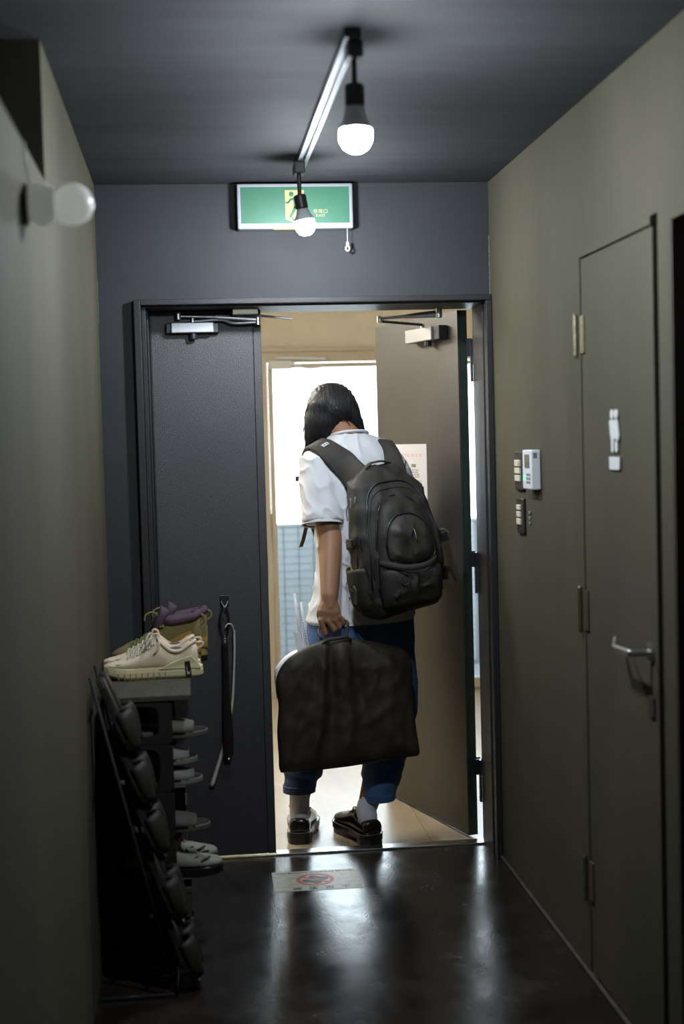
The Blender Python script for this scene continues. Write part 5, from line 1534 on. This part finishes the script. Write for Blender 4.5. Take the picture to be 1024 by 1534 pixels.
# white logo patch on the left strap
pL = at(485, 664, 5.29)
i0 = min(range(len(LS)), key=lambda i: (LS[i].lerp(RS[i], 0.4) - pL).length)
lc0 = LS[i0].lerp(RS[i0], 0.42)
e1 = (LS[i0 + 1] - LS[i0 - 1]).normalized(); e2 = (RS[i0] - LS[i0]).normalized()
nn = e1.cross(e2).normalized()
if nn.dot(CAM - lc0) < 0:
    nn = -nn
MB().obox(lc0 + nn * 0.0075, e1, e2, nn, 0.007, 0.013, 0.0006).build('white_logo_patch', 'white_print', bp)
for k in (-0.5, 0.3):
    MB().obox(lc0 + nn * 0.0083 + e2 * (0.013 * k), e1, e2, nn, 0.004, 0.002, 0.0004).build('logo_bar', 'strap', bp)
# sternum strap end with buckle, and a tail hanging in front of the left side
sb0 = at(452, 716, 5.49)
MB().ribbon([sb0 + V((0.02, 0.02, 0.007)), sb0 + V((0.0, 0.0, 0.007)), at(443, 715, 5.49)], [sb0 + V((0.02, 0.02, -0.007)), sb0 + V((0, 0, -0.007)), at(443, 720, 5.49)], 0.003).build('sternum_strap', 'strap', bp)
MB().obox(at(446, 717.5, 5.49), V((1, 0, -0.1)).normalized(), V((0, 1, 0)), V((0.1, 0, 1)).normalized(), 0.010, 0.005, 0.010).build('buckle', 'black_plastic', bp, bevel=0.003)
t0 = [at(460, 780, 5.46), at(457, 795, 5.46), at(454, 808, 5.458), at(450, 820, 5.455)]
MB().ribbon([p - V((0.007, 0, 0)) for p in t0], [p + V((0.009, 0, 0.002)) for p in t0], 0.004).build('webbing_tail', 'strap', bp)
MB().limb(catmull([at(445, 724, 5.49), at(445, 740, 5.49), at(442, 752, 5.49)]), 0.0008, 6).build('thread', 'strap', bp)

# bottle in the side pocket
bt = thing('drink_bottle', 'small clear bottle with yellow-green label stuck in the backpack side pocket', 'bottle', flank(0.03, 0.075, 0.0))
bc = flank(0.06, 0.075, -0.014)
MB().revolve(bc, BZv, [(0, 0.020), (0.004, 0.024), (0.12, 0.024), (0.15, 0.022), (0.17, 0.012), (0.18, 0.011)]).build('body', 'bottle', bt, smooth=True)
MB().revolve(bc, BZv, [(0.181, 0.013), (0.183, 0.0135), (0.198, 0.0135), (0.2, 0.012)]).build('cap', 'white_plastic', bt)
MB().revolve(bc, BZv, [(0.07, 0.0243), (0.072, 0.0247), (0.128, 0.0247), (0.13, 0.0243)]).build('label_wrap', 'label_y', bt, smooth=True)

# ------------------------------------------------------------------ garment bag in the left hand
gb = thing('garment_bag', 'folded black garment bag carried by its handle in the left hand', 'garment bag', at(520, 1145, 5.13))
outl = [(488, 958), (470, 964), (448, 975), (430, 988), (419, 1002), (413.5, 1017), (414.5, 1035), (417, 1060), (415, 1095), (417, 1130), (420, 1156), (440, 1155), (480, 1152), (520, 1147), (560, 1141), (600, 1134), (626, 1131),
        (627, 1117), (623, 1090), (619, 1050), (617.5, 1015), (616, 990), (608, 975), (592, 968), (570, 963), (545, 959), (519, 955)]
op = catmull([V((a, b, 0)) for a, b in outl] + [V((488, 958, 0))], 5)[:-1]
gcx, gcy = 517, 1055
def gY(x):
    return 5.125 + (x - 517) / 412 * 0.10
def gfold(x, y, side):
    t_ = (y - 955) / 200
    f = 0
    for (hx0, hx1, amp, wd) in ((488, 470, 0.012, 7), (492, 500, -0.012, 8), (516, 530, 0.012, 8), (522, 560, -0.010, 10), (505, 515, 0.009, 9), (440, 425, 0.007, 9), (575, 592, 0.007, 12)):
        cx = hx0 + (hx1 - hx0) * t_
        f += amp * math.exp(-((x - cx) / (wd * (0.7 + 0.9 * t_))) ** 2) * (1.0 - 0.45 * t_) * 1.5
    f += 0.010 * noise.noise(V((x * 0.035, y * 0.012, side * 5.0))) + 0.006 * (1 - abs(noise.noise(V((x * 0.05 + y * 0.012, y * 0.014, side * 2.0))))) ** 5 + 0.004 * noise.noise(V((x * 0.09, y * 0.05, side * 9.0)))
    return f
rs = []
NR = 26
for side in (-1, 1):
    seq = range(NR + 1) if side == -1 else range(NR, -1, -1)
    part = []
    for i in range(NR + 1):
        s = 1 - 0.985 * i / NR
        ring = []
        for p in op:
            x, y = gcx + (p.x - gcx) * s, gcy + (p.y - gcy) * s
            th = 0.026 * (1 - s ** 5) ** 0.5
            w3 = at(x, y, gY(x))
            ring.append(w3 + V((0.1, -1, 0)) * (-side * -1) * 0 + V((0, side * (th + gfold(x, y, side) * (1 - s ** 8)), 0)))
        part.append(ring)
    rs.append(part)
g_ = MB()
g_.loft(list(reversed(rs[0])) + rs[1][1:])
g_.build('bag_body', 'garment', gb, smooth=True)
# piping along the lower edge, handle and its seat
MB().limb([at(a, b, gY(a)) for a, b in ((420, 1156), (480, 1152), (520, 1147), (560, 1141), (600, 1134), (626, 1131))], 0.0035, 8).build('bottom_seam', 'strap', gb)
hdl = catmull([at(481, 957, 5.13), at(477, 948, 5.16), at(479, 940, 5.19), at(490, 937, 5.196), at(502, 933.5, 5.194), (at(514, 929, 5.19)), at(520.5, 933, 5.17), at(520, 945, 5.14), at(518, 957, 5.125)], 4)
MB().limb(hdl, 0.0065, 10, flat=0.75).build('carry_handle', 'strap', gb, smooth=True)
sb_ = [at(481, 966, 5.105), at(490, 958, 5.10), at(505, 956, 5.10), at(519, 953, 5.105), at(526, 958, 5.11)]
MB().ribbon([p + UP * 0.005 for p in sb_], [p - UP * 0.008 for p in sb_], 0.006).build('handle_seat', 'strap', gb, smooth=True)

# white poly bag and clear files carried behind the garment bag
wbg = thing('poly_bag', 'white plastic bag carried behind the black garment bag', 'plastic bag', at(440, 1070, 5.19))
o2 = [(412, 1000), (410.5, 1012), (412, 1028), (415, 1045), (428, 1070), (470, 1085), (500, 1060), (505, 1000), (480, 975), (450, 972), (428, 982)]
op2 = catmull([V((a, b, 0)) for a, b in o2] + [V((412, 1000, 0))], 5)[:-1]
parts_ = []
for side in (-1, 1):
    part = []
    for i in range(11):
        s = 1 - 0.97 * i / 10
        part.append([at(458 + (p.x - 458) * s, 1030 + (p.y - 1030) * s, 5.195) + V((0, side * (0.016 * (1 - s ** 4) ** 0.5 + 0.003 * noise.noise(V((p.x * .1, i, side)))), 0)) for p in op2])
    parts_.append(part)
wm = MB()
wm.loft(list(reversed(parts_[0])) + parts_[1][1:])
wm.build('bag_body', 'white_bag', wbg, smooth=True)
MB().loft([[at(x, y, 5.19), at(x + w, y + 1, 5.19), at(x + w, y + 1, 5.193), at(x, y, 5.193)] for x, y, w in ((439, 947, 7), (443, 965, 12), (447, 982, 14))]).build('bag_flap', 'white_bag', wbg)
def clear_file(label, x0, y0, x1, y1, w, Y):
    t = thing('clear_file', label, 'file', at(x1, y1, Y), 'clear files behind the garment bag')
    a, b = at(x0, y0, Y), at(x1, y1, Y)
    ax = (b - a).normalized()
    MB().limb([a, b], 0.0055, 10, flat=0.7).build('spine', 'clear', t, smooth=True)
    MB().add([a + V((0.004, 0.0, -0.012)), a + V((w * 0.5, 0.001, -0.05)), b + V((w, 0.001, 0)), b + V((0.0, 0.0, 0)), a + V((0.004, 0.0012, -0.012)), a + V((w * 0.5, 0.0022, -0.05)), b + V((w, 0.0022, 0)), b + V((0.0, 0.0012, 0))],
             [(0, 1, 2, 3), (7, 6, 5, 4), (0, 4, 5, 1), (1, 5, 6, 2), (2, 6, 7, 3), (3, 7, 4, 0)]).build('sheet', 'clear', t)
    return t
f1 = clear_file('clear plastic file with the tallest spine behind the garment bag', 441, 889, 455, 1000, 0.02, 5.20)
f2 = clear_file('clear plastic file with a broad milky spine beside the jeans', 451, 902, 463, 1000, 0.012, 5.212)
for k in range(14):
    p_ = at(452 + k * 0.75, 925 + k * 4, 5.198)
    MB().obox(p_, V((1, 0, 0)), V((0, 1, 0)), V((0, 0, 1)), 0.0024, 0.0006, 0.0014).build('binding_hole', 'print_dark', f1)
